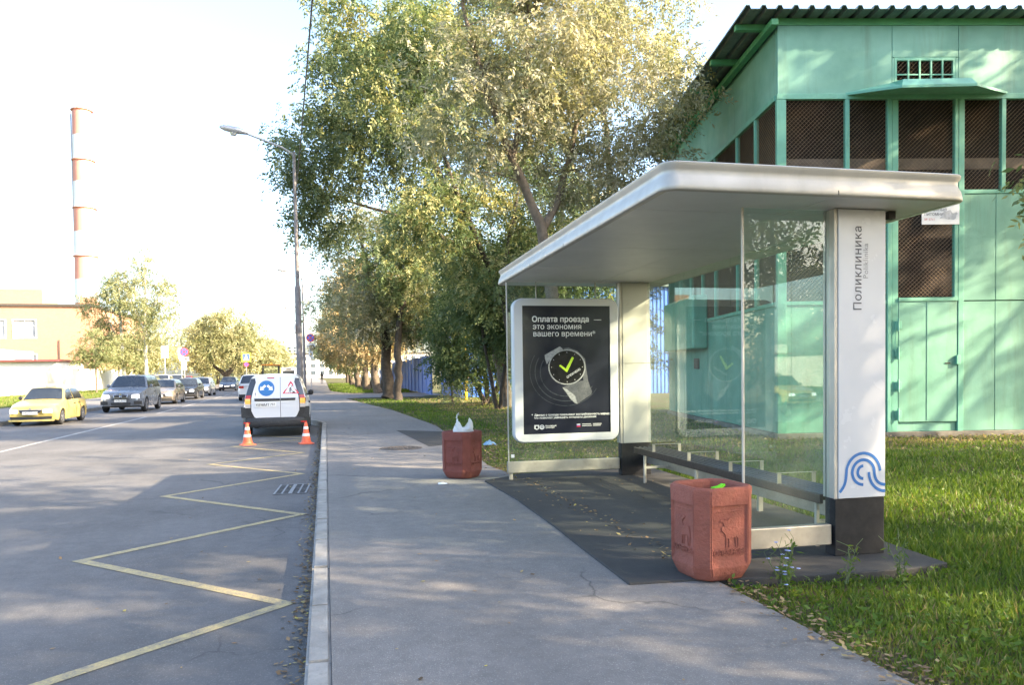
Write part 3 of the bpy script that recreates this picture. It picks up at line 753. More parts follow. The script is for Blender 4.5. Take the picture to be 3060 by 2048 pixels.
# ------------------------------------------------------------------ across the street: wall, brick works, low block, chimney
M_wwall = pmat('white_wall', (0.72, 0.71, 0.68), 0.8, var=0.06, scale=0.8, dirt=0.2, dirtcol=(0.5, 0.48, 0.42))
wall_o = thing('white_wall', 'long white boundary wall across the street behind the cars', 'wall', (-25.9, 38, 0.1), 0)
for k in range(30):
    b = MB(); b.box(-0.12, 0.0, k * 3.0 + 0.01, k * 3.0 + 2.99, 0, 2.35); b.box(-0.16, 0.04, k * 3.0 + 0.01, k * 3.0 + 2.99, 2.353, 2.45); part(b, 'wall_slab', M_wwall, wall_o)
def brickmat():
    m, nt, o = _nt('far_brick'); v = posvec(nt)
    mp = _n(nt, 'ShaderNodeMapping'); mp.inputs['Rotation'].default_value = (R(90), 0, 0); nt.links.new(v, mp.inputs[0])
    br = _n(nt, 'ShaderNodeTexBrick', Scale=1.0); br.inputs['Brick Width'].default_value = 0.26; br.inputs['Row Height'].default_value = 0.075; br.inputs['Mortar Size'].default_value = 0.008
    br.inputs['Color1'].default_value = (0.46, 0.22, 0.13, 1); br.inputs['Color2'].default_value = (0.38, 0.17, 0.10, 1); br.inputs['Mortar'].default_value = (0.4, 0.33, 0.27, 1)
    nt.links.new(mp.outputs[0], br.inputs['Vector'])
    c = mixc(nt, ramp(nt, noise(nt, v, 0.5, 5.0), [(0.4, (0, 0, 0)), (0.8, (0.4,) * 3)]), br.outputs[0], (0.45, 0.26, 0.17))
    p = _n(nt, 'ShaderNodeBsdfPrincipled', Roughness=0.9); nt.links.new(c, p.inputs['Base Color']); nt.links.new(p.outputs[0], o.inputs[0]); return m
M_brick = brickmat()
M_pane = pmat('far_window_glass', (0.06, 0.08, 0.10), 0.08, var=0.3, scale=1.0)
M_frame = pmat('white_frame', (0.78, 0.78, 0.76), 0.5, var=0.05)
M_tar = pmat('roof_tar', (0.06, 0.055, 0.05), 0.9, var=0.2)
brick = thing('brick_factory', 'orange brick factory block with white windows behind the wall', 'building', (-52.0, 105.0, 0.1), 0)
def wall_with_holes(b, x0, x1, z0, z1, holes, t=0.4):
    xs = sorted({x0, x1} | {h[0] for h in holes} | {h[1] for h in holes}); zs = sorted({z0, z1} | {h[2] for h in holes} | {h[3] for h in holes})
    for i in range(len(xs) - 1):
        for j in range(len(zs) - 1):
            cx, cz = (xs[i] + xs[i + 1]) / 2, (zs[j] + zs[j + 1]) / 2
            if any(h[0] < cx < h[1] and h[2] < cz < h[3] for h in holes): continue
            b.box(xs[i], xs[i + 1], 0, t, zs[j], zs[j + 1])
    return b
holes = []
for k in range(5): holes += [(2.0 + k * 3.3, 4.4 + k * 3.3, 6.5, 8.6)]
for k in range(5): holes += [(2.0 + k * 3.3, 4.4 + k * 3.3, 2.2, 4.4)]
b = wall_with_holes(MB(), 0, 24.0, 0, 10.3, holes); part(b, 'front_wall', M_brick, brick)
b = MB(); b.box(23.6, 24.0, 0.41, 30, 0, 10.3); part(b, 'side_wall', M_brick, brick)
b = MB(); b.box(-0.2, 24.25, -0.25, 30, 10.305, 10.6); part(b, 'cornice', M_tar, brick)
b = MB(); b.box(22.4, 23.9, 0.8, 2.4, 10.6, 11.5); part(b, 'chimney_stub', M_brick, brick)
b = MB(); b.box(11, 16.5, 6, 12, 10.6, 13.0); part(b, 'roof_hut', M_brick, brick)
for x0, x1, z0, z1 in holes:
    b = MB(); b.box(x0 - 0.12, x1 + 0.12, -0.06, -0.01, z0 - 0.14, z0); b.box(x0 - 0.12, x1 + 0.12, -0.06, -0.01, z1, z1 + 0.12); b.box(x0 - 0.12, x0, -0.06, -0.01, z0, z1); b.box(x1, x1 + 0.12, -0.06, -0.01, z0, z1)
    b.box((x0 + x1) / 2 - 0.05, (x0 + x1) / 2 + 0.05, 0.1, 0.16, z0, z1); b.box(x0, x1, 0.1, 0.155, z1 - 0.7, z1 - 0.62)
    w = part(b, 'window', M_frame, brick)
    b = MB(); b.box(x0, x1, 0.18, 0.2, z0, z1); part(b, 'pane', pmat('pale_reflection_pane', (0.42, 0.43, 0.45), 0.2, var=0.3, scale=1.2), w)  # pane colour paled to imitate an overexposed reflection
b = MB(); b.tube([(20.2, -0.12, 3), (20.2, -0.12, 6.2)], 0.05, 6); part(b, 'downpipe', M_tar, brick)
low = thing('low_white_block', 'low white outbuilding with dark red eave behind the white wall', 'building', (-44.0, 88.0, 0.1), 0)
b = wall_with_holes(MB(), 0, 17.0, 0, 3.2, [(6.4, 8.0, 1.0, 2.6), (10.0, 11.6, 1.0, 2.6)], 0.3); b.box(16.7, 17.0, 0.31, 9, 0, 3.2); part(b, 'wall', M_wwall, low)
M_maroon = pmat('maroon_metal', (0.22, 0.06, 0.06), 0.5, var=0.1)
b = MB(); b.box(-0.3, 17.3, -0.6, 9.2, 3.21, 3.42); part(b, 'eave', M_maroon, low)
b = MB(); b.box(-0.1, 12.0, 0.2, 8.8, 3.43, 4.5); part(b, 'parapet', M_wwall, low)
for x0 in (6.4, 10.0):
    b = MB(); b.box(x0, x0 + 1.6, 0.12, 0.16, 1.0, 2.6); part(b, 'window', M_pane, low)
chim = thing('factory_chimney', 'tall red and white banded factory chimney above the left trees', 'chimney', (-46.2, 170.0, 0.0), 0)
M_cred = pmat('chimney_red', (0.60, 0.27, 0.21), 0.8, var=0.1, scale=0.3, dirt=0.2, dirtcol=(0.35, 0.15, 0.12)); M_cwhite = pmat('chimney_white', (0.75, 0.73, 0.72), 0.8, var=0.05, scale=0.3)  # faded red, lightened further to stand in for distance haze
M_steel = pmat('plain_steel', (0.35, 0.35, 0.36), 0.4, metal=0.8, var=0.15)
zb = [55.0, 49.8, 44.9, 40.6, 35.4, 30.7, 25.8, 21.2, 16.5, 0.0]
rad = lambda z: 1.72 + 0.012 * (55 - z)
for k in range(9):
    b = MB(); b.lathe([(rad(zb[k + 1]), zb[k + 1] + 0.01), (rad(zb[k]), zb[k])], n=28); part(b, 'band', M_cred if k % 2 == 0 else M_cwhite, chim, smooth=40)
for z in (54.7, 44.8, 35.3, 25.7):
    b = MB(); b.lathe([(rad(z) + 0.02, z), (rad(z) + 0.3, z + 0.05), (rad(z) + 0.3, z + 0.15), (rad(z) + 0.02, z + 0.15)], n=28)
    for s in range(0):
        g = s * math.pi / 7; b.tube([((rad(z) + 0.47) * math.cos(g), (rad(z) + 0.47) * math.sin(g), z + 0.12), ((rad(z) + 0.47) * math.cos(g), (rad(z) + 0.47) * math.sin(g), z + 1.1)], 0.03, 4)
    part(b, 'platform', M_cred, chim)
b = MB(); b.box(-1.95, -1.8, -0.75, -0.7, 2, 54); b.box(-1.95, -1.8, -0.3, -0.25, 2, 54)
for k in range(60): b.box(-1.93, -1.88, -0.7, -0.3, 3 + k * 0.85, 3.04 + k * 0.85)
part(b, 'ladder', M_steel, chim)
for x, h, r_ in ((-1.3, 1.7, 0.4), (-0.4, 1.4, 0.35), (0.35, 2.0, 0.25), (1.2, 1.2, 0.35)):
    b = MB(); b.lathe([(r_, 55.2), (r_ * 1.1, 55.0 + h * 0.5), (r_ * 0.6, 55 + h)], c=(x, -1.2, 0), n=10); part(b, 'antenna', M_cwhite, chim)
# pale tower block at the end of the street
tow = thing('far_tower_block', 'pale blue-grey high-rise in the haze at the end of the street', 'building', (-30, 620, 0), 0)
M_tower = pmat('tower_panel', (0.45, 0.5, 0.58), 0.8, var=0.08, scale=0.1)
b = MB(); b.box(-14, 14, 0, 20, 0, 24); b.box(-5, 9, 2, 18, 24, 30); part(b, 'wall', M_tower, tow)
for k in range(9):
    for j in range(7):
        b = MB(); b.box(-12.5 + j * 3.7, -10.6 + j * 3.7, -0.1, 0.0 - 0.01, 1.5 + k * 2.5, 3.0 + k * 2.5); part(b, 'window', M_pane, tow)

blk = thing('far_apartment_block', 'long pale apartment block closing the view at the end of the pavement', 'building', (2.0, 310, 0), R(4))
M_pale = pmat('pale_panel', (0.62, 0.61, 0.58), 0.8, var=0.06, scale=0.1)
b = MB(); b.box(-22, 40, 0, 14, 0, 9.5); part(b, 'wall', M_pale, blk)
b = MB(); b.box(-22.5, 40.5, -0.6, 14.5, 9.52, 9.9); part(b, 'roof_edge', M_tar, blk)
for k in range(3):
    for j in range(18):
        b = MB(); b.box(-20.5 + j * 3.3, -19.0 + j * 3.3, -0.06, -0.01, 1.4 + k * 2.8, 2.9 + k * 2.8); part(b, 'window', M_pane, blk)
# ------------------------------------------------------------------ bus shelter
M_alu = pmat('brushed_aluminium', (0.47, 0.45, 0.41), 0.42, metal=0.25, var=0.10, scale=3, dirt=0.3, dirtcol=(0.30, 0.28, 0.24), streak=True, bump=0.05, bscale=120)
M_alu_d = pmat('dull_aluminium', (0.40, 0.38, 0.34), 0.45, metal=0.6, var=0.15, scale=6, dirt=0.3, dirtcol=(0.2, 0.18, 0.14))
M_soffit = pmat('soffit_panel_grey', (0.70, 0.70, 0.70), 0.5, metal=0.1, var=0.05, scale=2, dirt=0.12, dirtcol=(0.4, 0.39, 0.36))
M_wpanel = pmat('white_enamel', (0.58, 0.59, 0.625), 0.22, var=0.03, scale=2, dirt=0.06, dirtcol=(0.5, 0.5, 0.47))
M_cpanel = pmat('cream_enamel', (0.48, 0.48, 0.45), 0.35, var=0.05, scale=2, dirt=0.08, dirtcol=(0.4, 0.4, 0.36))
M_black = pmat('black_base', (0.016, 0.017, 0.02), 0.6, var=0.25, scale=9, bump=0.05, dirt=0.25, dirtcol=(0.05, 0.048, 0.043), spec=0.25)
M_glass = glassmat('shelter_glass', (0.90, 0.965, 0.94), 0.06, 1.42)
M_slat = pmat('bench_wood_dark', (0.026, 0.018, 0.016), 0.4, var=0.3, scale=12)
M_tube = pmat('bench_steel_tube', (0.10, 0.105, 0.11), 0.35, metal=0.7, var=0.1)
M_logo = pmat('logo_blue', (0.03, 0.15, 0.42), 0.4, var=0.04); M_txt = pmat('letter_dark', (0.07, 0.07, 0.09), 0.5, var=0.05); M_txt2 = pmat('letter_grey', (0.22, 0.23, 0.25), 0.5, var=0.05)
SX, SY, SZ, SR = 3.90, 5.18, 0.166, R(-1.4)
shel = thing('bus_shelter', 'silver and glass bus shelter with flat overhanging roof on dark pad', 'bus shelter', (SX, SY, SZ), SR)
HS = 2.71                                                            # soffit height
def round_rect(x0, x1, y0, y1, r, n=6):
    P = []
    for cx, cy, a0 in ((x1 - r, y1 - r, 0), (x0 + r, y1 - r, 90), (x0 + r, y0 + r, 180), (x1 - r, y0 + r, 270)):
        for k in range(n + 1):
            a = R(a0 + 90 * k / n); P.append((cx + r * math.cos(a), cy + r * math.sin(a)))
    return P
RX0, RX1, RY0, RY1 = -1.64, 0.80, -0.40, 5.46
roof = MB()
roof.prism(round_rect(RX0 + 0.06, RX1 - 0.06, RY0 + 0.06, RY1 - 0.06, 0.12), HS + 0.14, HS + 0.175, 'XY')
roof = roof.build('roof', M_alu, shel)
prof = [(0.055, 0.0), (0.006, 0.0), (0.0, 0.006), (0.001, 0.03), (0.010, 0.07), (0.026, 0.10), (0.034, 0.125), (0.030, 0.15), (0.014, 0.168), (0.010, 0.19), (0.016, 0.197), (0.06, 0.20)]
b = MB(); rings = []
for ins, dz in prof:
    rings.append([(x, y, HS + dz) for x, y in round_rect(RX0 + ins, RX1 - ins, RY0 + ins, RY1 - ins, 0.12 - ins, 6)])
n = len(rings[0])
for r_ in rings: b.v += r_
for i in range(len(rings) - 1):
    for k in range(n): b.f.append((i * n + k, i * n + (k + 1) % n, (i + 1) * n + (k + 1) % n, (i + 1) * n + k)); b.m.append(0)
b.build('fascia', M_alu, roof, smooth=50)
for x0, x1, y0, y1 in ((-0.31, -0.304, RY0 - 0.0015, RY0 + 0.03), (RX0 - 0.0015, RX0 + 0.03, 2.05, 2.056), (RX0 - 0.0015, RX0 + 0.03, 3.45, 3.456)):
    b = MB(); b.box(x0, x1, y0, y1, HS + 0.004, HS + 0.035); b.build('fascia_joint', M_black, roof)
ys = [RY0 + 0.056, 0.28, 2.05, 3.45, 4.75, RY1 - 0.056]
for y0, y1 in zip(ys[:-1], ys[1:]):
    b = MB(); b.box(RX0 + 0.056, -0.31, y0 + 0.005, y1 - 0.005, HS + 0.002, HS + 0.03); b.build('soffit_panel', M_soffit, roof)
    b = MB(); b.box(-0.304, RX1 - 0.056, y0 + 0.005, y1 - 0.005, HS + 0.002, HS + 0.03); b.build('soffit_panel', M_soffit, roof)
b = MB(); b.box(RX0 + 0.06, RX1 - 0.06, RY0 + 0.06, RY1 - 0.06, HS + 0.032, HS + 0.06); b.build('soffit_backing', M_black, roof)
# the two portal columns
def column(y0, white, xo=0.0):
    c = MB(); c.box(0.012 + xo, 0.428 + xo, y0 + 0.012, y0 + 0.118, 0.0, HS); c = c.build('column', M_alu_d, shel)
    b = MB(); b.box(0.0 + xo, 0.44 + xo, y0, y0 + 0.13, 0.0, 0.45); b.build('plinth', M_black, c, bevel=0.006)
    if white:
        b = MB(); b.box(0.022 + xo, 0.438 + xo, y0 - 0.012, y0 + 0.012, 0.455, HS - 0.004); b.build('white_panel', M_wpanel, c, bevel=0.004)
    else:
        for z0, z1 in ((0.455, 1.57), (1.576, HS - 0.004)):
            b = MB(); b.box(0.03 + xo, 0.438 + xo, y0 - 0.006, y0 + 0.012, z0, z1); b.build('panel', M_cpanel, c, bevel=0.003)
    for y in (y0 - 0.006, y0 + 0.112):
        b = MB(); b.box(-0.012 + xo, 0.018 + xo, y, y + 0.024, 0.454, HS - 0.002); b.build('corner_trim', M_alu, c, bevel=0.003)
    b = MB(); b.box(-0.006 + xo, 0.006 + xo, y0 + 0.024, y0 + 0.10, 0.455, HS - 0.003); b.build('side_panel', M_alu, c)
    return c
XC = -0.055
c1 = column(0.0, True, XC); c2 = column(4.88, False)
# lettering and wave emblem on the near column
b = MB(); text_on(b, 'Поликлиника', 0.098, frame_mat((0.222 + XC, -0.0145, 1.92), (0, 0, 1), (-1, 0, 0)), spacing=1.06, bold=0.0005); b.build('lettering', M_txt, c1, recalc=False)
b = MB(); text_on(b, 'Poliklinika', 0.062, frame_mat((0.28 + XC, -0.0145, 2.17), (0, 0, 1), (-1, 0, 0)), spacing=1.08); b.build('lettering', M_txt2, c1, recalc=False)
def stroke(pts, w, y):
    b = MB(); P = [Vector(p) for p in pts]; L = []
    for i, p in enumerate(P):
        d = (P[min(i + 1, len(P) - 1)] - P[max(i - 1, 0)]).normalized(); nn = Vector((-d.y, d.x)) * w / 2; L += [p + nn, p - nn]
    b.add([(p.x, y, p.y) for p in L], [(2 * i, 2 * i + 1, 2 * i + 3, 2 * i + 2) for i in range(len(P) - 1)]); return b
def arc(cx, cz, r, a0, a1, n=24): return [(cx + r * math.cos(R(a0 + (a1 - a0) * k / n)), cz + r * math.sin(R(a0 + (a1 - a0) * k / n))) for k in range(n + 1)]
def bez(p0, p1, p2, p3, n=16):
    out = []
    for k in range(n + 1):
        t = k / n; u = 1 - t
        out.append(tuple(u ** 3 * a + 3 * u * u * t * b_ + 3 * u * t * t * c + t ** 3 * d for a, b_, c, d in zip(p0, p1, p2, p3)))
    return out
wx, wz, kk = 0.240, 0.655, 1.0
curves = [bez((0.030, 0.505), (0.085, 0.56), (0.085, 0.60), (0.09, 0.655)) + arc(wx, wz, 0.150, 180, 2)[1:],
          arc(wx, wz, 0.098, 270, 0, 30) + bez((wx + 0.098, wz), (wx + 0.10, 0.60), (0.365, 0.555), (0.436, 0.55))[1:],
          arc(wx, wz, 0.050, 270, 90),
          bez((0.290, 0.655), (0.29, 0.575), (0.35, 0.50), (0.436, 0.50))]
emb = MB()
for c in curves:
    s = stroke([(p[0] + XC, p[1]) for p in c], 0.0235, -0.0145); emb.add(s.v, s.f)
emb.build('wave_emblem', M_logo, c1, recalc=False)
# glazing: rear wall in four panes, one return pane at each end
def pane_y(x, y0, y1, z0, z1): b = MB(); b.box(x - 0.004, x + 0.004, y0 + 0.004, y1 - 0.004, z0, z1); return b.build('glass_pane', M_glass, shel)
def pane_x(y, x0, x1, z0, z1): b = MB(); b.box(x0, x1, y - 0.004, y + 0.004, z0, z1); return b.build('glass_pane', M_glass, shel)
gy = [0.14, 1.32, 2.5, 3.69, 4.87]
for y0, y1 in zip(gy[:-1], gy[1:]): pane_y(0.405, y0, y1, 0.30, HS - 0.01)
pane_x(0.055, -0.80, -0.069, 0.25, HS - 0.01); pane_x(4.945, -1.60, -0.014, 0.25, HS - 0.01)
for x, y in ((-0.808, 0.055), (-1.608, 4.945)):
    b = MB(); b.box(x - 0.008, x + 0.007, y - 0.010, y + 0.010, 0.24, HS - 0.005); b.build('edge_trim', M_alu, shel, bevel=0.002)
def beam(x0, x1, y0, y1, z0, z1): b = MB(); b.box(x0, x1, y0, y1, z0, z1); return b.build('base_beam', M_alu_d, shel, bevel=0.008)
beam(0.37, 0.44, 0.14, 4.87, 0.16, 0.30); beam(-0.82, -0.069, 0.02, 0.09, 0.09, 0.25); beam(-1.63, -0.014, 4.91, 4.98, 0.09, 0.245)
b = MB(); b.box(0.352, 0.369, 0.14, 4.87, 0.272, 0.30); b.build('beam_cap', M_alu, shel)
for x, y in ((-0.79, 0.055), (-1.58, 4.945), (0.405, 1.9), (0.405, 3.3)):
    b = MB(); b.box(x - 0.025, x + 0.025, y - 0.02, y + 0.02, -0.01, 0.159 if x > 0 else 0.089); b.build('foot', M_alu_d, shel, bevel=0.003)
for x, y in ((-0.35, 4.945), (-1.2, 4.945)):
    b = MB(); b.tube([(x, y - 0.02, 2.46), (x, y - 0.02, HS)], 0.008, 6); b.build('hanger_rod', M_alu_d, shel)
b = MB(); b.box(0.44, 0.50, 0.02, 0.08, HS - 0.06, HS); b.build('roof_bracket', M_black, shel)

b = MB(); b.box(-1.575, -1.53, 4.937, 4.940, 0.30, 0.345); b.build('sticker', M_white_sign, shel)
# ------------------------------------------------------------------ bench
Sm = Matrix.Translation((SX, SY, SZ)) @ Matrix.Rotation(SR, 4, 'Z')
def sloc(x, y, z=0.0): v = Sm @ Vector((x, y, z)); return (v.x, v.y, v.z)
bench = thing('shelter_bench', 'long dark slatted bench with metal armrests inside the shelter', 'bench', sloc(0.16, 0.22), SR)
BL = 4.1
b = MB(); b.box(-0.20, -0.165, 0.0, BL, 0.375, 0.455); b.build('front_rail', M_slat, bench, bevel=0.008)
for k in range(5):
    b = MB(); b.tube([(-0.115 + k * 0.066, 0.0, 0.445), (-0.115 + k * 0.066, BL, 0.445)], 0.012, 8); b.build('slat', M_tube, bench, smooth=40)
for y in (0.03, BL / 2, BL - 0.06):
    b = MB(); b.box(-0.165, 0.17, y, y + 0.03, 0.40, 0.428); b.build('cross_bar', M_black, bench)
for y in (0.12, 2.35, 3.85):
    b = MB(); b.box(-0.15, -0.12, y, y + 0.03, 0.0, 0.40); b.build('leg', M_alu, bench, bevel=0.003)
    b = MB(); b.box(-0.119, 0.19, y + 0.005, y + 0.025, 0.19, 0.22); b.build('leg_stretcher', M_alu, bench)
for y in (0.62, 1.50, 2.45, 3.45):
    b = MB()
    b.box(-0.200, -0.162, y, y + 0.006, 0.45, 0.546); b.box(0.145, 0.183, y, y + 0.006, 0.45, 0.546); b.box(-0.200, 0.183, y - 0.010, y + 0.016, 0.5462, 0.549); b.build('armrest', M_alu_d, bench)

# ------------------------------------------------------------------ advertising light box in the far end wall
LW, LH, LD = 1.50, 1.97, 0.14
box = thing('poster_lightbox', 'silver framed advertising light box with dark watch poster in end wall', 'light box', sloc(-1.545, 4.845, 0.505), SR)
M_lframe = pmat('lightbox_frame', (0.58, 0.59, 0.62), 0.45, metal=0.0, var=0.02, scale=1.0)
M_poster = pmat('poster_ground', (0.014, 0.016, 0.028), 0.18, var=0.15, scale=2)
M_pw = pmat('poster_white', (0.66, 0.67, 0.70), 0.3, var=0.04); M_pg = pmat('poster_grey', (0.10, 0.105, 0.12), 0.3, var=0.2, scale=30)
M_pg2 = pmat('poster_steel', (0.30, 0.31, 0.33), 0.3, var=0.3, scale=40); M_pgreen = pmat('poster_green', (0.42, 0.62, 0.04), 0.3, var=0.04)
M_pring = pmat('poster_ring', (0.035, 0.042, 0.055), 0.3, var=0.1); M_pred = pmat('poster_red', (0.5, 0.03, 0.04), 0.3, var=0.05); M_pblue = pmat('poster_blue', (0.03, 0.06, 0.35), 0.3, var=0.05)
M_pface = pmat('watch_face', (0.012, 0.012, 0.014), 0.15, var=0.1)
out = round_rect(0, LW, 0, LH, 0.13, 8)
IX0, IX1, IZ0, IZ1 = 0.13, LW - 0.12, 0.115, LH - 0.10
b = MB(); b.prism(round_rect(0.0, LW, 0.0, LH, 0.13, 8), 0.02, LD, 'XZ'); b.build('case', M_lframe, box, smooth=40)
fr = MB(); no = len(out); inn = round_rect(IX0, IX1, IZ0, IZ1, 0.004, 8)
mid = round_rect(0.014, LW - 0.014, 0.014, LH - 0.014, 0.118, 8)
fr.v += [(x, 0.018, z) for x, z in out] + [(x, 0.0, z) for x, z in mid] + [(x, 0.0, z) for x, z in inn] + [(x, 0.016, z) for x, z in inn]
for i in range(3):
    for k in range(no): fr.f.append((i * no + k, i * no + (k + 1) % no, (i + 1) * no + (k + 1) % no, (i + 1) * no + k)); fr.m.append(0)
fr.build('frame', M_lframe, box, smooth=35)
PW, PH = IX1 - IX0, IZ1 - IZ0
poster = MB(); poster.box(IX0, IX1, 0.0145, 0.0195, IZ0, IZ1); poster = poster.build('poster', M_poster, box)
def px(x, y): return IX0 + (x - 250) / 595.0 * PW, IZ1 - (y - 262) / 913.0 * PH     # picture units of the poster
def flat(pts, dy=0.0): b = MB(); P = [px(*p) for p in pts]; b.add([(x, 0.0135 - dy, z) for x, z in P], [tuple(range(len(P)))]); return b
def ptext(b, body, x, y, size, ang=0.0, **kw):
    X, Z = px(x, y); c, s = math.cos(R(ang)), math.sin(R(ang)); return text_on(b, body, size / 595.0 * PW, frame_mat((X, 0.0115, Z), (c, 0, s), (-s, 0, c)), **kw)
def ring(cx, cy, r0, r1, dy=0.0, n=40, a0=0, a1=360):
    b = MB(); L = []
    for k in range(n + 1):
        a = R(a0 + (a1 - a0) * k / n)
        for r_ in (r0, r1): X, Z = px(cx + r_ * math.cos(a), cy - r_ * math.sin(a)); L.append((X, 0.0135 - dy, Z))
    b.add(L, [(2 * k, 2 * k + 1, 2 * k + 3, 2 * k + 2) for k in range(n)]); return b
for tx_, x_, y_, bo in (('Оплата проезда', 314, 376, 0.0032), ('—', 736, 376, 0.001), ('это экономия', 318, 428, 0.0008), ('вашего времени', 320, 479, 0.0008), ('*', 724, 479, 0.0008)):
    mx = lambda q: max(v[0] for v in text_geo(q, 50.0)[0])
    for wd in tx_.split(' '):                                        # one part for each word
        pre = tx_[:tx_.index(wd)]; dx = mx(pre + wd[0]) - mx(wd[0]) if pre else 0.0
        b = MB(); ptext(b, wd, x_ + dx, y_, 50, bold=bo); b.build('headline_word', M_pw, poster, recalc=False)
b = MB(); ptext(b, '*  Данные о проезде показывают востребованность маршрута,', 306, 1046, 18.2, bold=0.0012); ptext(b, 'что позволяет уменьшать интервалы движения', 322, 1066, 18.2, bold=0.0012); b.build('footnote', M_pw, poster, recalc=False)
b = MB()
for r_ in (170, 205, 240): s = ring(540, 735, r_, r_ + (6 if r_ < 240 else 4), 0.0002, 50, 150, 330); b.add(s.v, s.f)
b.build('wave_rings', M_pring, poster, recalc=False)
s = flat([(398, 612), (500, 552), (518, 566), (524, 590), (430, 650), (412, 678), (400, 640)], 0.0004); s.build('strap', M_pg2, poster, recalc=False)
s = flat([(515, 845), (640, 800), (690, 795), (718, 880), (712, 900), (618, 965), (600, 955), (560, 900)], 0.0004); s.build('strap', M_pg, poster, recalc=False)
s = flat([(515, 845), (545, 858), (600, 905), (618, 965), (600, 960), (570, 930), (545, 890)], 0.0007); s.build('strap_edge', M_pg2, poster, recalc=False)
s = flat([(520, 566), (560, 560), (620, 585), (672, 640), (680, 720), (692, 795), (660, 800), (640, 650)], 0.0006); s.build('case_edge', M_pg, poster, recalc=False)
s = ring(548, 700, 0.001, 124, 0.0010); s.build('watch_face', M_pface, poster, recalc=False)
s = ring(548, 700, 119, 127, 0.0014); s.build('watch_bezel', M_pg2, poster, recalc=False)
b = MB()
for k in range(12):
    a = k * math.pi / 6; q = ring(548 + 105 * math.cos(a), 700 + 105 * math.sin(a), 0.1, 2.6, 0.0016, 6); b.add(q.v, q.f)
ptext(b, 'ОПЛАЧЕНО', 549, 781, 19, 31, bold=0.0008); b.build('watch_marks', M_pw, poster, recalc=False)
s = flat([(493, 690), (503, 682), (540, 710), (582, 626), (596, 634), (550, 734), (543, 735)], 0.0018); s.build('tick', M_pgreen, poster, recalc=False)
b = MB()
for x0, x1, y0, y1 in ((323, 355, 1110, 1145),): q = flat([(x0, y0), (x1, y0), (x1, y1 - 8), ((x0 + x1) / 2, y1), (x0, y1 - 8)], 0.0004); b.add(q.v, q.f)
q = ring(374, 1126, 0.1, 17, 0.0004, 20); b.add(q.v, q.f)
ptext(b, 'Московский', 396, 1122, 12.5, bold=0.0008); ptext(b, 'транспорт', 396, 1134, 12.5, bold=0.0008)
[b.add(*(lambda q: (q.v, q.f))(flat([(x, y), (x + w, y), (x + w, y + 4), (x, y + 4)], 0.0004))) for x, y, w in ((647, 1110, 62), (647, 1122, 66), (722, 1110, 60), (722, 1122, 54))]
q = flat([(610, 1110), (635, 1110), (635, 1117), (610, 1117)], 0.0004); b.add(q.v, q.f); b.build('logos', M_pw, poster, recalc=False)
q = flat([(610, 1117), (635, 1117), (635, 1124), (610, 1124)], 0.0004); q.build('flag_blue', M_pblue, poster, recalc=False)
q = flat([(610, 1124), (635, 1124), (635, 1131), (610, 1131)], 0.0004); q.build('flag_red', M_pred, poster, recalc=False)
b = MB(); q = ring(374, 1124, 5, 9, 0.0009, 14); b.add(q.v, q.f); q = flat([(332, 1117), (346, 1117), (348, 1136), (331, 1136)], 0.0009); b.add(q.v, q.f); b.build('logo_marks', M_poster, poster, recalc=False)
bk = MB(); bk.box(IX0 + 0.02, IX1 - 0.02, LD + 0.001, LD + 0.006, IZ0, IZ1); bk.build('rear_door', M_lframe, box)

# ------------------------------------------------------------------ concrete litter bins
M_terra = pmat('painted_concrete_red', (0.265, 0.084, 0.058), 0.9, var=0.2, scale=5, bump=1.0, bscale=38, dirt=0.65, dirtcol=(0.17, 0.075, 0.055))
M_terra2 = pmat('painted_concrete_maroon', (0.20, 0.058, 0.044), 0.9, var=0.16, scale=6, bump=0.9, bscale=45, dirt=0.5, dirtcol=(0.17, 0.06, 0.045))
def bin_mesh():
    def octo(h, c): return [(h - c, -h), (h, -h + c), (h, h - c), (h - c, h), (-h + c, h), (-h, h - c), (-h, -h + c), (-h + c, -h)]
    b = MB()
    rings = [(0.185, 0.075, 0.0), (0.195, 0.08, 0.012), (0.212, 0.083, 0.05), (0.228, 0.085, 0.095), (0.231, 0.085, 0.12), (0.233, 0.085, 0.56), (0.236, 0.085, 0.625), (0.228, 0.08, 0.645), (0.205, 0.07, 0.65), (0.185, 0.06, 0.638), (0.178, 0.055, 0.60), (0.165, 0.05, 0.30), (0.15, 0.05, 0.20)]
    for h, c, z in rings: b.v += [(x, y, z) for x, y in octo(h, c)]
    for i in range(len(rings) - 1):
        for k in range(8): b.f.append((i * 8 + k, i * 8 + (k + 1) % 8, (i + 1) * 8 + (k + 1) % 8, (i + 1) * 8 + k)); b.m.append(0)
    b.f.append(tuple(range(8))[::-1]); b.f.append(tuple((len(rings) - 1) * 8 + k for k in range(8))); b.m += [0, 0]
    bm = bmesh.new(); me = bpy.data.meshes.new('bin_body'); me.from_pydata(b.v, [], b.f); bm.from_mesh(me)
    bm.faces.ensure_lookup_table()
    big = [f for f in bm.faces if 0.3 < f.calc_center_median().z < 0.42 and f.calc_area() > 0.09 and f.normal.z < 0.3 and abs(f.calc_center_median().length - 0.4) < 0.3 and max(abs(f.calc_center_median().x), abs(f.calc_center_median().y)) > 0.2]
    r_ = bmesh.ops.inset_individual(bm, faces=big, thickness=0.028, depth=0.0)
    for f in big:
        n = f.normal.copy()
        for v in f.verts: v.co -= n * 0.016
    ed = [e for e in bm.edges if abs(e.calc_face_angle(0.0)) > R(25)]
    bmesh.ops.bevel(bm, geom=ed, offset=0.007, segments=2, affect='EDGES')
    bmesh.ops.recalc_face_normals(bm, faces=bm.faces)
    bmesh.ops.triangulate(bm, faces=[f for f in bm.faces if len(f.verts) > 4])
    bm.to_mesh(me); bm.free(); return me
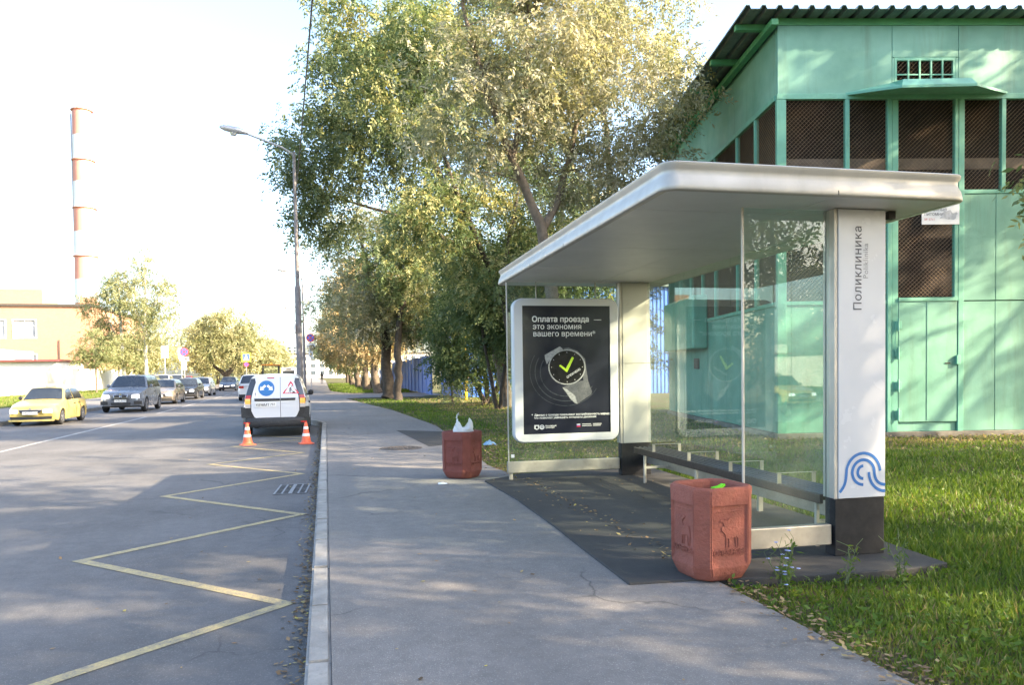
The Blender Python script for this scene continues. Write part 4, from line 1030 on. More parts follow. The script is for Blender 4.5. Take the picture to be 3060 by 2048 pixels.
bin_me = bin_mesh(); bin_me.polygons.foreach_set('use_smooth', [True] * len(bin_me.polygons)); bin_me.set_sharp_from_angle(angle=R(40))
moose = [(-0.062, 0.105), (-0.045, 0.112), (-0.05, 0.128), (-0.072, 0.135), (-0.066, 0.147), (-0.045, 0.138), (-0.035, 0.15), (-0.026, 0.138), (-0.005, 0.152), (0.012, 0.143), (-0.006, 0.13), (-0.022, 0.117), (-0.012, 0.10), (0.01, 0.095), (0.03, 0.104), (0.052, 0.10), (0.062, 0.085), (0.066, 0.05), (0.06, 0.0), (0.052, 0.0), (0.052, 0.04), (0.04, 0.055), (0.045, 0.0), (0.036, 0.0), (0.032, 0.05), (-0.002, 0.048), (-0.004, 0.0), (-0.012, 0.0), (-0.012, 0.045), (-0.02, 0.045), (-0.022, 0.0), (-0.03, 0.0), (-0.03, 0.05), (-0.042, 0.075), (-0.062, 0.09)]
def relief(par, mat, rz):
    M = Matrix.Rotation(rz, 4, 'Z')
    yb, yf = -0.2145, -0.2225
    b = MB(); s = MB(); s.prism([(x * 1.15 + 0.01, z * 1.35 + 0.235) for x, z in moose], yb + 0.003, yf, 'XZ'); b.add([M @ Vector(v) for v in s.v], s.f)
    o = b.build('moose_relief', mat, par, bevel=0.003)
    b = MB(); v, f = text_geo('ГОЛЬЯНОВО', 0.05, bold=0.0012, extrude=0.0045, align='CENTER', spacing=0.92)
    F = M @ frame_mat((0.0, -0.2185, 0.185), (1, 0, 0), (0, 0, 1)); b.add([F @ Vector(p) for p in v], f); b.build('relief_lettering', mat, par, recalc=False)
    b = MB(); s = MB(); s.box(-0.10, 0.10, yf + 0.003, yb + 0.003, 0.478, 0.49); s.box(-0.10, 0.10, yf + 0.003, yb + 0.003, 0.508, 0.522); s.prism([(-0.06, 0.535), (0.06, 0.535), (0.045, 0.555), (-0.045, 0.558)], yb + 0.003, yf + 0.003, 'XZ'); s.prism([(-0.02, 0.553), (0.02, 0.553), (0.018, 0.572), (-0.018, 0.572)], yb + 0.003, yf + 0.003, 'XZ')
    b.add([M @ Vector(v_) for v_ in s.v], s.f); b.build('scroll_relief', mat, par, bevel=0.003)
def litter_bin(loc, rz, mat, label):
    t = thing('litter_bin', label, 'litter bin', loc, rz, 'concrete litter bins'); t.scale = (1.03, 1.03, 1.02)
    me = bin_me.copy(); me.materials.append(mat); o = bpy.data.objects.new('body', me); COL.objects.link(o); o.parent = t
    for k in range(4): relief(t, mat, k * math.pi / 2)
    return t
litter_bin((2.69, 5.02, 0.160), R(5), M_terra, 'terracotta red concrete litter bin with moose relief at the near corner of the shelter')
litter_bin((1.87, 10.75, 0.152), R(-42), M_terra2, 'dark red concrete litter bin with white plastic bag on the pavement')
# bottle in the near bin
M_bcap = pmat('bottle_cap_green', (0.20, 0.75, 0.03), 0.35, var=0.08); M_bblue = pmat('bottle_plastic', (0.16, 0.30, 0.42), 0.25, var=0.1)
bot = thing('plastic_bottle', 'blue plastic bottle with bright green spray top in the near bin', 'bottle', (2.72, 5.0, 0.66), R(20))
b = MB(); b.lathe([(0.06, -0.25), (0.062, 0.0), (0.058, 0.05), (0.045, 0.075), (0.032, 0.085)], n=16); b.build('body', M_bblue, bot, smooth=50)
b = MB(); b.lathe([(0.034, 0.086), (0.042, 0.09), (0.042, 0.108), (0.03, 0.115), (0.026, 0.125)], n=16); b.prism([(-0.03, 0.115), (0.05, 0.122), (0.085, 0.14), (0.08, 0.152), (0.04, 0.14), (-0.03, 0.135)], -0.018, 0.018, 'XZ'); b.build('spray_top', M_bcap, bot, smooth=40)
b = MB(); b.tube([(-0.16, 0.05, 0.03), (-0.05, 0.02, 0.05), (0.0, -0.01, 0.065)], [0.006, 0.012, 0.014], 8)
tag(b.build('rolled_paper', pmat('brown_paper', (0.16, 0.09, 0.07), 0.8), None), 'brown rolled scrap beside the bottle inside the near bin', 'litter').location = (2.66, 5.01, 0.68)
# white carrier bag in the far bin
M_bag = leafmat('bag_film', [(0.0, (0.78, 0.79, 0.83)), (1.0, (0.85, 0.86, 0.9))], 0.3, 0.35)
def bag():
    bm = bmesh.new(); nu, nv = 28, 12; g = random.Random(5); vs_ = []
    for j in range(nv + 1):
        t = j / nv; row = []
        for i in range(nu):
            a = 2 * math.pi * i / nu
            lobe = 0.5 + 0.5 * math.cos(2 * (a - 0.15))                     # two raised handles
            h = 0.02 + t * (0.10 + 0.13 * lobe ** 0.9 * t)
            r_ = 0.135 * (1.05 - 0.12 * t * t - 0.25 * t ** 6) * (1 + 0.10 * math.sin(5 * a + 9 * t) + 0.05 * math.sin(11 * a + 4 * t))
            row.append(bm.verts.new((r_ * math.cos(a), 0.8 * r_ * math.sin(a) + 0.01 * g.uniform(-1, 1), h + 0.008 * g.uniform(-1, 1))))
        vs_.append(row)
    for j in range(nv):
        for i in range(nu):
            if j >= 8 and j <= 10 and i in (0, 1, 13, 14, 15): continue     # hand holes
            bm.faces.new((vs_[j][i], vs_[j][(i + 1) % nu], vs_[j + 1][(i + 1) % nu], vs_[j + 1][i]))
    bm.faces.new(vs_[0][::-1])
    me = bpy.data.meshes.new('plastic_bag'); bm.to_mesh(me); bm.free(); me.materials.append(M_bag)
    a = me.attributes.new('tint', 'FLOAT', 'FACE'); a.data.foreach_set('value', [0.5] * len(me.polygons))
    me.polygons.foreach_set('use_smooth', [True] * len(me.polygons))
    o = bpy.data.objects.new('plastic_bag', me); COL.objects.link(o); return o
bg_o = tag(bag(), 'crumpled white carrier bag with two handles sticking out of the far bin', 'bag'); bg_o.location = (1.90, 10.76, 0.74); bg_o.rotation_euler = (0, 0, R(-12))
b = MB(); b.tube([(0, 0, 0), (0.01, 0, 0.05), (0.03, 0.01, 0.075), (0.035, 0.01, 0.04)], [0.012, 0.008, 0.006, 0.004], 6)
kn = b.build('bag_knot', M_bag, bg_o); kn.location = (-0.10, 0.0, 0.25)

# ------------------------------------------------------------------ litter, manhole, gully grate, weeds
b = MB(); b.add([(-0.06, -0.035, 0.004), (0.06, -0.04, 0.006), (0.065, 0.03, 0.012), (-0.055, 0.04, 0.016), (0.0, 0.0, 0.03)], [(0, 1, 4), (1, 2, 4), (2, 3, 4), (3, 0, 4), (3, 2, 1, 0)])
o = tag(b.build('paper_packet', M_white_sign), 'small white paper packet lying on the pavement near the far bin', 'litter'); o.location = (1.49, 10.12, 0.153)
M_bbag = pmat('blue_film', (0.15, 0.28, 0.42), 0.4, var=0.2, scale=20)
b = MB(); g = random.Random(3)
b.grid(lambda u, v: (0.28 * (u - 0.5), 0.22 * (v - 0.5), 0.09 * math.sin(math.pi * u) * math.sin(math.pi * v) * (0.7 + 0.5 * g.random())), 8, 6)
o = tag(b.build('blue_wrapper', M_bbag, smooth=0), 'crumpled pale blue wrapper in the grass left of the poster box', 'litter'); o.location = (3.3, 15.6, 0.13)
M_iron = pmat('cast_iron', (0.10, 0.085, 0.075), 0.75, metal=0.3, var=0.3, scale=14, bump=0.5, bscale=60)
man = thing('manhole_cover', 'round rusty manhole cover in the pavement left of the far bin', 'manhole cover', (1.43, 15.3, 0.15), 0)
b = MB(); b.lathe([(0.42, 0.0), (0.42, 0.006), (0.34, 0.008), (0.34, 0.003)], n=28); b.build('ring', M_iron, man)
b = MB(); b.lathe([(0.325, 0.0), (0.325, 0.009), (0.30, 0.011)], n=28)
for k in range(-3, 4):
    for j in range(-3, 4):
        if k * k + j * j < 11: b.box(k * 0.08 - 0.025, k * 0.08 + 0.025, j * 0.08 - 0.025, j * 0.08 + 0.025, 0.0112, 0.016)
b.build('lid', M_iron, man)
M_grate = pmat('grate_grey_iron', (0.20, 0.20, 0.215), 0.5, metal=0.4, var=0.15, scale=12, dirt=0.3)
M_pit = pmat('gully_pit', (0.006, 0.006, 0.006), 1.0, var=0.2)
gr = thing('gully_grate', 'grey slotted drain grate in the road by the kerb', 'drain grate', (-0.49, 11.36, 0.0), R(-3))
b = MB(); b.box(-0.215, 0.215, -0.45, 0.45, 0.003, 0.005); b.build('pit', M_pit, gr)
b = MB()
for x in (-0.22, 0.195): b.box(x, x + 0.025, -0.46, 0.46, 0.004, 0.011)
for y in (-0.46, 0.435): b.box(-0.195, 0.195, y, y + 0.025, 0.004, 0.011)
b.box(-0.025, 0.025, -0.435, 0.435, 0.004, 0.0105); b.build('frame', M_grate, gr)
for k in range(6):
    y = -0.31 + k * 0.125
    for x0, x1 in ((-0.195, -0.025), (0.025, 0.195)):
        b = MB(); b.box(x0, x1, y - 0.010, y + 0.010, 0.006, 0.0085); b.build('bar', M_grate, gr)
for x in (-0.11, 0.11):
    b = MB(); b.box(x - 0.012, x + 0.012, -0.435, 0.435, 0.0062, 0.0092); b.build('long_bar', M_grate, gr)
M_stem = pmat('weed_stem', (0.10, 0.14, 0.06), 0.7, var=0.2); M_chic = pmat('chicory_blue', (0.35, 0.42, 0.75), 0.6, var=0.1)
def weed(x, y, h, ns, seed, fl, label):
    g = random.Random(seed); t = thing('weed_plant', label, 'weed', (x, y, 0.12), 0, 'tall weeds by the shelter pad'); b = MB(); F = []; lv = []
    for s in range(ns):
        a = g.uniform(0, 6.28); L = h * g.uniform(0.6, 1.0); p = Vector((g.uniform(-0.03, 0.03), g.uniform(-0.03, 0.03), 0)); pts = [p.copy()]; d = Vector((math.cos(a) * 0.25, math.sin(a) * 0.25, 1)).normalized()
        for k in range(5):
            d = (d + Vector((g.uniform(-0.2, 0.2), g.uniform(-0.2, 0.2), 0.05))).normalized(); p = p + d * L / 5; pts.append(p.copy())
            for q in range(3): lv.append(tuple(p + Vector((g.uniform(-0.02, 0.02), g.uniform(-0.02, 0.02), -0.03 * q))))
            e = p + Vector((g.uniform(-0.06, 0.06), g.uniform(-0.06, 0.06), g.uniform(0.02, 0.07))); b.tube([p, e], 0.0018, 4); F.append(e)
        b.tube(pts, [0.004 - 0.0005 * k for k in range(6)], 5)
    b.build('stems', M_stem, t)
    gg = np.random.default_rng(seed); P = np.array(lv)
    quads_object('leaves', leaf_quads(P, gg.uniform(0.03, 0.08, len(P)), gg.uniform(0.008, 0.016, len(P)), gg, 0.1), M_grass, t, gg.uniform(0.2, 0.6, len(P)))
    if fl:
        b = MB()
        for e in F[::4]:
            b.lathe([(0.002, 0), (0.016, 0.006), (0.012, 0.008)], c=tuple(e), n=8)
        b.build('flowers', M_chic, t)
weed(3.16, 4.80, 0.34, 6, 1, True, 'bushy chicory weed with pale blue flowers right of the near bin')
weed(3.55, 4.66, 0.30, 3, 2, False, 'thin dry weed stalk growing before the shelter beam')
weed(3.98, 4.62, 0.36, 4, 3, False, 'tall thin weed before the black base of the near column')
weed(3.05, 4.62, 0.2, 5, 4, True, 'short weed tuft with small flowers at the foot of the near bin')
weed(2.62, 13.2, 0.42, 3, 6, False, 'two bare dry stalks standing in the grass behind the far bin')
# ------------------------------------------------------------------ vehicles
M_tyre = pmat('tyre_rubber', (0.018, 0.018, 0.019), 0.85, var=0.2, scale=20)
M_rim = pmat('alloy_rim', (0.42, 0.43, 0.45), 0.3, metal=0.8, var=0.1)
M_trim = pmat('black_trim', (0.02, 0.02, 0.022), 0.5, var=0.2, scale=10)
M_cglass = pmat('car_glass', (0.025, 0.032, 0.042), 0.04, var=0.2, scale=2, spec=0.9)
M_head = emat('headlamp_lit', (1.0, 0.96, 0.88), 2.0)
M_headoff = pmat('headlamp_lens', (0.55, 0.57, 0.6), 0.08, metal=0.4, var=0.1, spec=0.8)
M_chrome = pmat('chrome', (0.7, 0.7, 0.72), 0.12, metal=1.0, var=0.05)
M_plate = pmat('plate_white', (0.78, 0.78, 0.76), 0.4, var=0.04); M_plate_t = pmat('plate_black', (0.03, 0.03, 0.03), 0.5, var=0.1)
M_tail = pmat('tail_red', (0.45, 0.02, 0.02), 0.15, var=0.1, spec=0.8)
def carpaint(name, col, metal=0.0, rough=0.3): return pmat(name, col, rough, metal=metal, var=0.03, scale=1.0, coat=0.5, dirt=0.08, dirtcol=tuple(0.6 * c + 0.05 for c in col))
def sstep(a, b, x): t = min(max((x - a) / (b - a), 0), 1); return t * t * (3 - 2 * t)
def interp(pts, x):
    if x <= pts[0][0]: return pts[0][1]
    for (a, p), (b, q) in zip(pts[:-1], pts[1:]):
        if x <= b: return p + (q - p) * sstep(a, b, x) * 0.5 + (q - p) * (x - a) / (b - a) * 0.5
    return pts[-1][1]
def wheel_set(t, W, fy, ry, r, rimmat=M_rim, width=0.2):
    for s in (-1, 1):
        for y in (fy, ry):
            w = MB(); xo = s * (W / 2 - 0.015); xi = s * (W / 2 - 0.015 - width)
            w.lathe([(r * 0.30, 0), (r * 0.30, abs(xo - xi) * 0.9)], c=(min(xo, xi) if s > 0 else min(xo, xi) + 0.02, y, r), n=14, axis='X'); w = w.build('wheel', M_trim, t)
            b = MB(); pr = [(r * 0.64, 0.0), (r * 0.90, 0.0), (r * 0.98, 0.03), (r, 0.06), (r, width - 0.06), (r * 0.98, width - 0.03), (r * 0.90, width), (r * 0.64, width), (r * 0.64, 0.0)]
            b.lathe(pr, c=(min(xo, xi), y, r), n=26, axis='X', caps=False); b.build('tyre', M_tyre, w, smooth=40)
            b = MB(); x0 = xo - s * 0.012
            b.lathe([(r * 0.55, 0), (r * 0.65, 0.0), (r * 0.65, 0.02), (r * 0.55, 0.02), (r * 0.55, 0)], c=(x0 - 0.01, y, r), n=24, axis='X', caps=False)
            for k in range(5):
                a = k * 2 * math.pi / 5 + 0.3; q = Vector((0, math.cos(a), math.sin(a))); pq = Vector((0, -math.sin(a), math.cos(a)))
                P = [q * r * 0.05 + pq * r * 0.09, q * r * 0.6 + pq * r * 0.14, q * r * 0.6 - pq * r * 0.14, q * r * 0.05 - pq * r * 0.09]
                b.add([(x0 + d, y + p.y, r + p.z) for d in (-0.008, 0.008) for p in P], [(0, 1, 2, 3), (7, 6, 5, 4), (0, 4, 5, 1), (1, 5, 6, 2), (2, 6, 7, 3), (3, 7, 4, 0)])
            b.lathe([(r * 0.15, -0.012), (r * 0.15, 0.012)], c=(x0, y, r), n=12, axis='X'); b.build('rim', rimmat, w)

def car(name, label, loc, rz, paint, L=4.45, W=1.72, H=1.46, wb=2.6, r=0.315, hood=0.86, nose=0.66, belt=0.93, deck=0.98, tail=0.86,
        ws=(0.95, 0.30), rw=(-1.15, -1.75), kind='sedan', group=None, s=1.0, lights='front', lit=False, grille='bar', plate=None, sill=0.20, fo=0.86, mirrorcol=None, detail=True, cat='car', lower=None):
    """One car: +Y is its front. ws/rw: y of windscreen base/top and of rear window top/base."""
    t = thing(name, label, cat, loc, rz, group); t.scale = (s, s, s)
    fy = L / 2 - fo; ry = fy - wb; ar = r * 1.13
    top = [(-L / 2, tail - 0.06), (-L / 2 + 0.12, tail), (rw[1], deck), (rw[1] + 0.5, belt + 0.02), (ws[0], belt), (ws[0] + 0.15, hood + 0.03), (L / 2 - 0.35, hood - 0.09), (L / 2 - 0.08, nose + 0.04), (L / 2, nose - 0.08)]
    def zt(y): return interp(top, y)
    def hw(y):
        e = abs(y) - (L / 2 - 0.75); k = 1 - 0.16 * max(e / 0.75, 0) ** 2.2
        return W / 2 * k
    def D(x, y): # rounded plan of nose and tail
        wgt = sstep(L / 2 - 0.6, L / 2, abs(y)); return y - math.copysign(1, y) * wgt * 0.16 * (abs(x) / (W / 2)) ** 2.4
    def zb(y):
        z = sill + 0.06 * sstep(L / 2 - 0.5, L / 2, abs(y))
        for wy in (fy, ry):
            d = abs(y - wy)
            if d < ar: z = max(z, r + math.sqrt(ar * ar - d * d) - 0.02)
        return z
    st = sorted(set([round(-L / 2 + L * (0.5 - 0.5 * math.cos(math.pi * k / 44)), 4) for k in range(45)] + [round(wy + ar * math.cos(math.pi * k / 14), 4) for wy in (fy, ry) for k in range(15)] + [round(-L / 2 + L * k / 40, 4) for k in range(41)]))
    fr = [(0.0, 0.955), (0.10, 0.975), (0.34, 0.995), (0.52, 1.0), (0.66, 0.985), (0.70, 0.97), (0.88, 0.945), (1.0, 0.90)]
    b = MB(); rows = []
    for y in st:
        z0, z1 = zb(y), zt(y); ring = []
        for q, wq in fr: z = max(z0 + q * 0.003, sill + (z1 - sill) * q); ring.append((hw(y) * wq, z))
        crown = 0.035 + 0.02 * sstep(ws[0], L / 2 - 0.2, y)
        ring += [(hw(y) * 0.62, z1 + crown * 0.75), (0.0, z1 + crown)]
        full = [(-x, z) for x, z in ring] + [(x, z) for x, z in ring[-2::-1]]
        rows.append([(x, D(x, y), z) for x, z in full])
    m = len(rows[0])
    for rr in rows: b.v += rr
    for i in range(len(rows) - 1):
        for k in range(m - 1): b.f.append((i * m + k, i * m + k + 1, (i + 1) * m + k + 1, (i + 1) * m + k)); b.m.append(0)
    b.f.append(tuple(range(m))); b.f.append(tuple((len(rows) - 1) * m + k for k in range(m))[::-1]); b.m += [0, 0]
    body = b.build('body', paint, t, smooth=38)
    b = MB(); b.box(-W / 2 * 0.86, W / 2 * 0.86, -L / 2 + 0.3, L / 2 - 0.3, sill - 0.02, 0.55); b.build('underbody', M_trim, t)
    # cabin
    wb_, wr_ = W / 2 * 0.90, W / 2 * 0.66
    y_roof0, y_roof1 = ws[1], rw[0]
    def zr(y):
        if y >= y_roof0: return belt + (H - 0.045 - belt) * min(max((ws[0] - y) / (ws[0] - y_roof0), 0), 1)
        if y <= y_roof1: return deck + (H - 0.05 - deck) * min(max((y - rw[1]) / (y_roof1 - rw[1]), 0), 1)
        u = (y - y_roof1) / (y_roof0 - y_roof1); return H - 0.05 + 0.005 * u + 0.04 * 4 * u * (1 - u)
    def wz(z): u = min(max((z - belt) / (H - belt), 0), 1); return wb_ + (wr_ - wb_) * (0.75 * u + 0.25 * u * u)
    def cab_y(x, y): # bowed windscreen
        k = sstep(y_roof0 - 0.5, ws[0], y); return y - 0.10 * k * (abs(x) / wb_) ** 2 + 0.08 * sstep(-y_roof1 - 0.5, -rw[1], -y) * (abs(x) / wb_) ** 2
    cs = sorted(set([round(rw[1] + (ws[0] - rw[1]) * k / 36, 4) for k in range(37)] + [y_roof0, y_roof1]))
    b = MB(); rows = []
    for y in cs:
        z = zr(y); lo = belt - 0.06; ring = [(wz(belt) * 1.0, lo)]
        for q in (0.0, 0.35, 0.7, 0.93): zz_ = belt + (z - belt) * q if z > belt else z - 0.002 * (1 - q); ring.append((wz(zz_), zz_))
        ring += [(wz(z) * 0.93, z + 0.008), (wz(z) * 0.5, z + 0.028), (0, z + 0.036)]
        full = [(-x, zz_) for x, zz_ in ring] + [(x, zz_) for x, zz_ in ring[-2::-1]]
        rows.append([(x, cab_y(x, y), zz_) for x, zz_ in full])
    m = len(rows[0])
    for rr in rows: b.v += rr
    for i in range(len(rows) - 1):
        for k in range(m - 1): b.f.append((i * m + k, i * m + k + 1, (i + 1) * m + k + 1, (i + 1) * m + k)); b.m.append(0)
    cabin = b.build('cabin', paint, t, smooth=35)
    # panes
    def slope_pane(ya, yb_, dn, nm):
        b = MB()
        def fn(u, v):
            y = ya + (yb_ - ya) * (0.05 + 0.89 * u); z = zr(y); x = (2 * v - 1) * wz(z) * 0.90
            return (x, cab_y(x, y) + dn * 0.012, z + 0.036 - 0.028 * (abs(2 * v - 1)) ** 2 + 0.006)
        b.grid(fn, 6, 10); return b.build(nm, M_cglass, t, smooth=0)
    slope_pane(ws[0], y_roof0, 1, 'windscreen')
    if kind != 'van': slope_pane(rw[1], y_roof1, -1, 'rear_window')
    def side_pane(ya, yb_, sd):
        b = MB()
        def fn(u, v):
            y = ya + (yb_ - ya) * u; zt_ = max(zr(y) - 0.075, belt + 0.035); z = belt + 0.03 + (zt_ - belt - 0.03) * v
            return (sd * (wz(z) + 0.008), y, z)
        b.grid(fn, 8, 5); return b.build('side_window', M_cglass, t, smooth=0)
    bp = (ws[1] + rw[0]) / 2 + 0.12
    for sd in (-1, 1):
        side_pane(bp + 0.05, ws[0] - 0.25, sd)
        if kind == 'van': continue
        if kind in ('suv', 'wagon'): side_pane(bp - 0.85, bp - 0.04, sd); side_pane(rw[1] + 0.35, bp - 0.93, sd)
        else: side_pane(rw[0] - 0.18, bp - 0.04, sd)
    if detail:
        for sd in (-1, 1):                                            # mirrors, door seams, handles
            b = MB(); x = sd * (wb_ + 0.10); y = ws[0] - 0.42
            b.lathe([(0.02, -0.05), (0.075, -0.03), (0.085, 0.02), (0.05, 0.06)], c=(x, y, belt + 0.10), n=10, axis='Y'); b.box(min(sd * (wb_ - 0.03), x), max(sd * (wb_ - 0.03), x), y - 0.03, y + 0.03, belt + 0.02, belt + 0.06)
            b.build('mirror', mirrorcol or paint, t, smooth=40)
            for yy in (ws[0] - 0.10, bp, ry + ar * 0.75 + 0.05):
                b = MB(); n_ = 8
                for k in range(n_):
                    z0, z1 = sill + 0.04 + (belt - sill - 0.06) * k / n_, sill + 0.04 + (belt - sill - 0.06) * (k + 1) / n_
                    def sx(z):
                        q = (z - sill) / (zt(yy) - sill); return hw(yy) * interp(fr, q) + 0.0025
                    b.add([(sd * sx(z0), yy - 0.006, z0), (sd * sx(z0), yy + 0.006, z0), (sd * sx(z1), yy + 0.006, z1), (sd * sx(z1), yy - 0.006, z1)], [(0, 1, 2, 3)])
                b.build('door_seam', M_trim, t, recalc=False)
            for yy in (bp + 0.12, ry + ar * 0.75 + 0.2):
                b = MB(); q = hw(yy) * 0.985; b.box(min(sd * (q - 0.03), sd * (q + 0.02)), max(sd * (q - 0.03), sd * (q + 0.02)), yy - 0.09, yy + 0.09, belt - 0.15, belt - 0.12); b.build('door_handle', mirrorcol or paint, t, bevel=0.006)
    wheel_set(t, W, fy, ry, r)
    # nose
    def front(poly, off=0.012, nm='panel', mat=M_trim, sgn=1, sub=6):
        """A patch laid on nose (sgn 1) or tail (-1): polygon rows (x0, x1, z) from low to high."""
        b = MB()
        def fn(u, v):
            k = u * (len(poly) - 1); i = min(int(k), len(poly) - 2); f = k - i
            a = [poly[i][j] + (poly[i + 1][j] - poly[i][j]) * f for j in range(3)]; x = a[0] + (a[1] - a[0]) * v
            back = 0.0
            lean_ = 0.62 * max(a[2] - (nose - 0.08), 0) if sgn > 0 else 1.9 * max(a[2] - (tail - 0.06), 0)
            return (x, sgn * (D(x, L / 2) + off - lean_), a[2])
        b.grid(fn, max(2, 2 * (len(poly) - 1)), sub); return b.build(nm, mat, t, smooth=0)
    hm = M_head if lit else M_headoff
    w2 = W / 2
    if lights == 'front':
        for sd in (-1, 1):
            xs = sorted((sd * w2 * 0.50, sd * w2 * 0.83))
            front([(xs[0], xs[1], nose - 0.16), (xs[0] + 0.01, xs[1], nose - 0.02)], 0.02, 'headlight', hm)
        if grille == 'kidney':
            for sd in (-1, 1):
                xs = sorted((sd * 0.02, sd * 0.30)); g_ = front([(xs[0] + 0.02, xs[1] - 0.02, nose - 0.17), (xs[0], xs[1], nose - 0.1), (xs[0], xs[1], nose + 0.0)], 0.018, 'grille', M_chrome)
                front([(xs[0] + 0.035, xs[1] - 0.035, nose - 0.155), (xs[0] + 0.02, xs[1] - 0.02, nose - 0.1), (xs[0] + 0.02, xs[1] - 0.02, nose - 0.015)], 0.026, 'grille_mesh', M_trim)
            front([(-w2 * 0.42, w2 * 0.42, sill + 0.10), (-w2 * 0.45, w2 * 0.45, sill + 0.22)], 0.012, 'lower_intake', M_trim)
            for sd in (-1, 1):
                xs = sorted((sd * w2 * 0.58, sd * w2 * 0.93)); front([(xs[0], xs[1], sill + 0.12), (xs[0], xs[1], sill + 0.28)], 0.012, 'side_intake', M_trim)
                b = MB(); b.lathe([(0.05, -0.01), (0.06, 0.02), (0.04, 0.025)], c=(sd * w2 * 0.72, D(w2 * 0.72, L / 2) + 0.0, sill + 0.36), n=12, axis='Y'); b.build('fog_light', M_headoff, t, smooth=40)
            front([(-w2 * 0.40, w2 * 0.40, nose - 0.25), (-w2 * 0.42, w2 * 0.42, nose - 0.21)], 0.012, 'intake_slot', M_trim)
        else:
            front([(-w2 * 0.36, w2 * 0.36, nose - 0.17), (-w2 * 0.48, w2 * 0.48, nose - 0.05)], 0.014, 'grille', M_trim)
            front([(-w2 * 0.49, w2 * 0.49, nose - 0.05), (-w2 * 0.50, w2 * 0.50, nose - 0.035)], 0.02, 'grille_trim', M_chrome)
            front([(-w2 * 0.80, w2 * 0.80, sill + 0.05), (-w2 * 0.84, w2 * 0.84, sill + 0.16)], 0.012, 'lower_intake', M_trim)
            if lower:
                front([(-w2 * 0.9, w2 * 0.9, sill - 0.02), (-w2 * 0.92, w2 * 0.92, sill + 0.05)], 0.012, 'bumper_lip', lower)
        b = MB(); b.lathe([(0.045, 0), (0.045, 0.012)], c=(0, L / 2 - 0.01, nose - 0.0), n=14, axis='Y'); b.build('badge', M_chrome, t)
        if plate is not None:
            yp = L / 2 + 0.022; zp = sill + 0.24
            b = MB(); b.box(-0.26, 0.26, yp, yp + 0.012, zp, zp + 0.112); pl = b.build('number_plate', M_plate, t)
            if not plate: return t
            b = MB(); text_on(b, plate, 0.095, frame_mat((0.245, yp + 0.0135, zp + 0.025), (-1, 0, 0), (0, 0, 1)), bold=0.0008); b.build('plate_lettering', M_plate_t, pl, recalc=False)
    if lights == 'rear':
        for sd in (-1, 1):
            xs = sorted((sd * w2 * 0.55, sd * w2 * 0.88)); front([(xs[0], xs[1], tail - 0.22), (xs[0], xs[1], tail - 0.06)], 0.015, 'tail_light', M_tail, sgn=-1)
        front([(-w2 * 0.85, w2 * 0.85, sill + 0.0), (-w2 * 0.88, w2 * 0.88, sill + 0.18)], 0.012, 'rear_bumper_trim', M_trim, sgn=-1)
        yp = -L / 2 - 0.02; b = MB(); b.box(-0.26, 0.26, yp - 0.012, yp, 0.55, 0.662); b.build('number_plate', M_plate, t)
    return t
PI = math.pi
taxi_y = carpaint('taxi_yellow', (0.48, 0.38, 0.12), rough=0.35)
tx = car('taxi', 'yellow taxi saloon with roof sign nearest in the oncoming lane', (-9.78, 31.1, 0), PI, taxi_y, lit=True, plate='С823ТС 799', mirrorcol=M_trim, lower=taxi_y, s=0.90)
b = MB(); b.prism([(-0.20, 0), (0.20, 0), (0.17, 0.10), (-0.17, 0.10)], -0.06, 0.06, 'XZ'); o = b.build('roof_sign', pmat('taxi_sign', (0.6, 0.55, 0.45), 0.4), tx, bevel=0.02); o.location = (0, -0.15, 1.475)
suv_p = carpaint('suv_grey', (0.15, 0.165, 0.19), 0.0, 0.3)
car('suv', 'silver grey SUV with twin oval grilles behind the taxi', (-9.10, 40.4, 0), PI, suv_p, L=4.85, W=1.93, H=1.76, wb=2.93, r=0.375, hood=1.06, nose=0.86, belt=1.14, deck=1.16, tail=1.05, ws=(0.95, 0.25), rw=(-1.85, -2.32), kind='suv', lit=True, grille='kidney', plate='С078СА 197', sill=0.26, fo=0.88, s=0.97)
car('saloon_car', 'beige hatchback behind the silver grey SUV', (-9.45, 50.0, 0), PI, carpaint('beige_metal', (0.30, 0.26, 0.21), 0.5), L=4.3, H=1.45, ws=(1.05, 0.3), rw=(-1.35, -1.95), kind='wagon', lit=True, plate='', lower=M_trim)
car('saloon_car', 'black saloon with lit headlamps in the oncoming queue', (-9.65, 59.2, 0), PI, carpaint('black_paint', (0.018, 0.02, 0.025)), L=4.6, H=1.47, lit=True, plate='', nose=0.70)
car('saloon_car', 'small silver hatchback behind the black saloon', (-9.95, 67.6, 0), PI, carpaint('silver_paint', (0.48, 0.47, 0.45), 0.5), L=4.1, H=1.50, kind='wagon', ws=(1.0, 0.3), rw=(-1.3, -1.85), lit=True, plate='')
car('saloon_car', 'dark blue liftback last in the oncoming queue', (-10.05, 87.0, 0), PI, carpaint('navy_paint', (0.03, 0.045, 0.08), 0.3), L=4.6, W=1.78, H=1.47, lit=True, plate='')
car('suv', 'white crossover driving away just beyond the van', (-4.55, 53.2, 0), 0, carpaint('white_car', (0.75, 0.75, 0.76)), L=4.5, W=1.82, H=1.66, wb=2.65, r=0.35, hood=0.98, nose=0.8, belt=1.05, deck=1.06, tail=1.02, ws=(0.9, 0.25), rw=(-1.75, -2.15), kind='suv', lights='rear', sill=0.24)
pk = [(-13.2, 63.0, 'dark grey parked car with roof rails on the far pavement', (0.06, 0.065, 0.07), 'suv'), (-13.3, 69.0, 'white parked car on the far pavement behind the black saloon', (0.6, 0.6, 0.6), 'wagon'),
      (-13.4, 75.5, 'silver parked estate car on the far pavement', (0.35, 0.36, 0.38), 'wagon'), (-13.6, 82.0, 'dark red parked car on the far pavement', (0.30, 0.03, 0.025), 'sedan')]
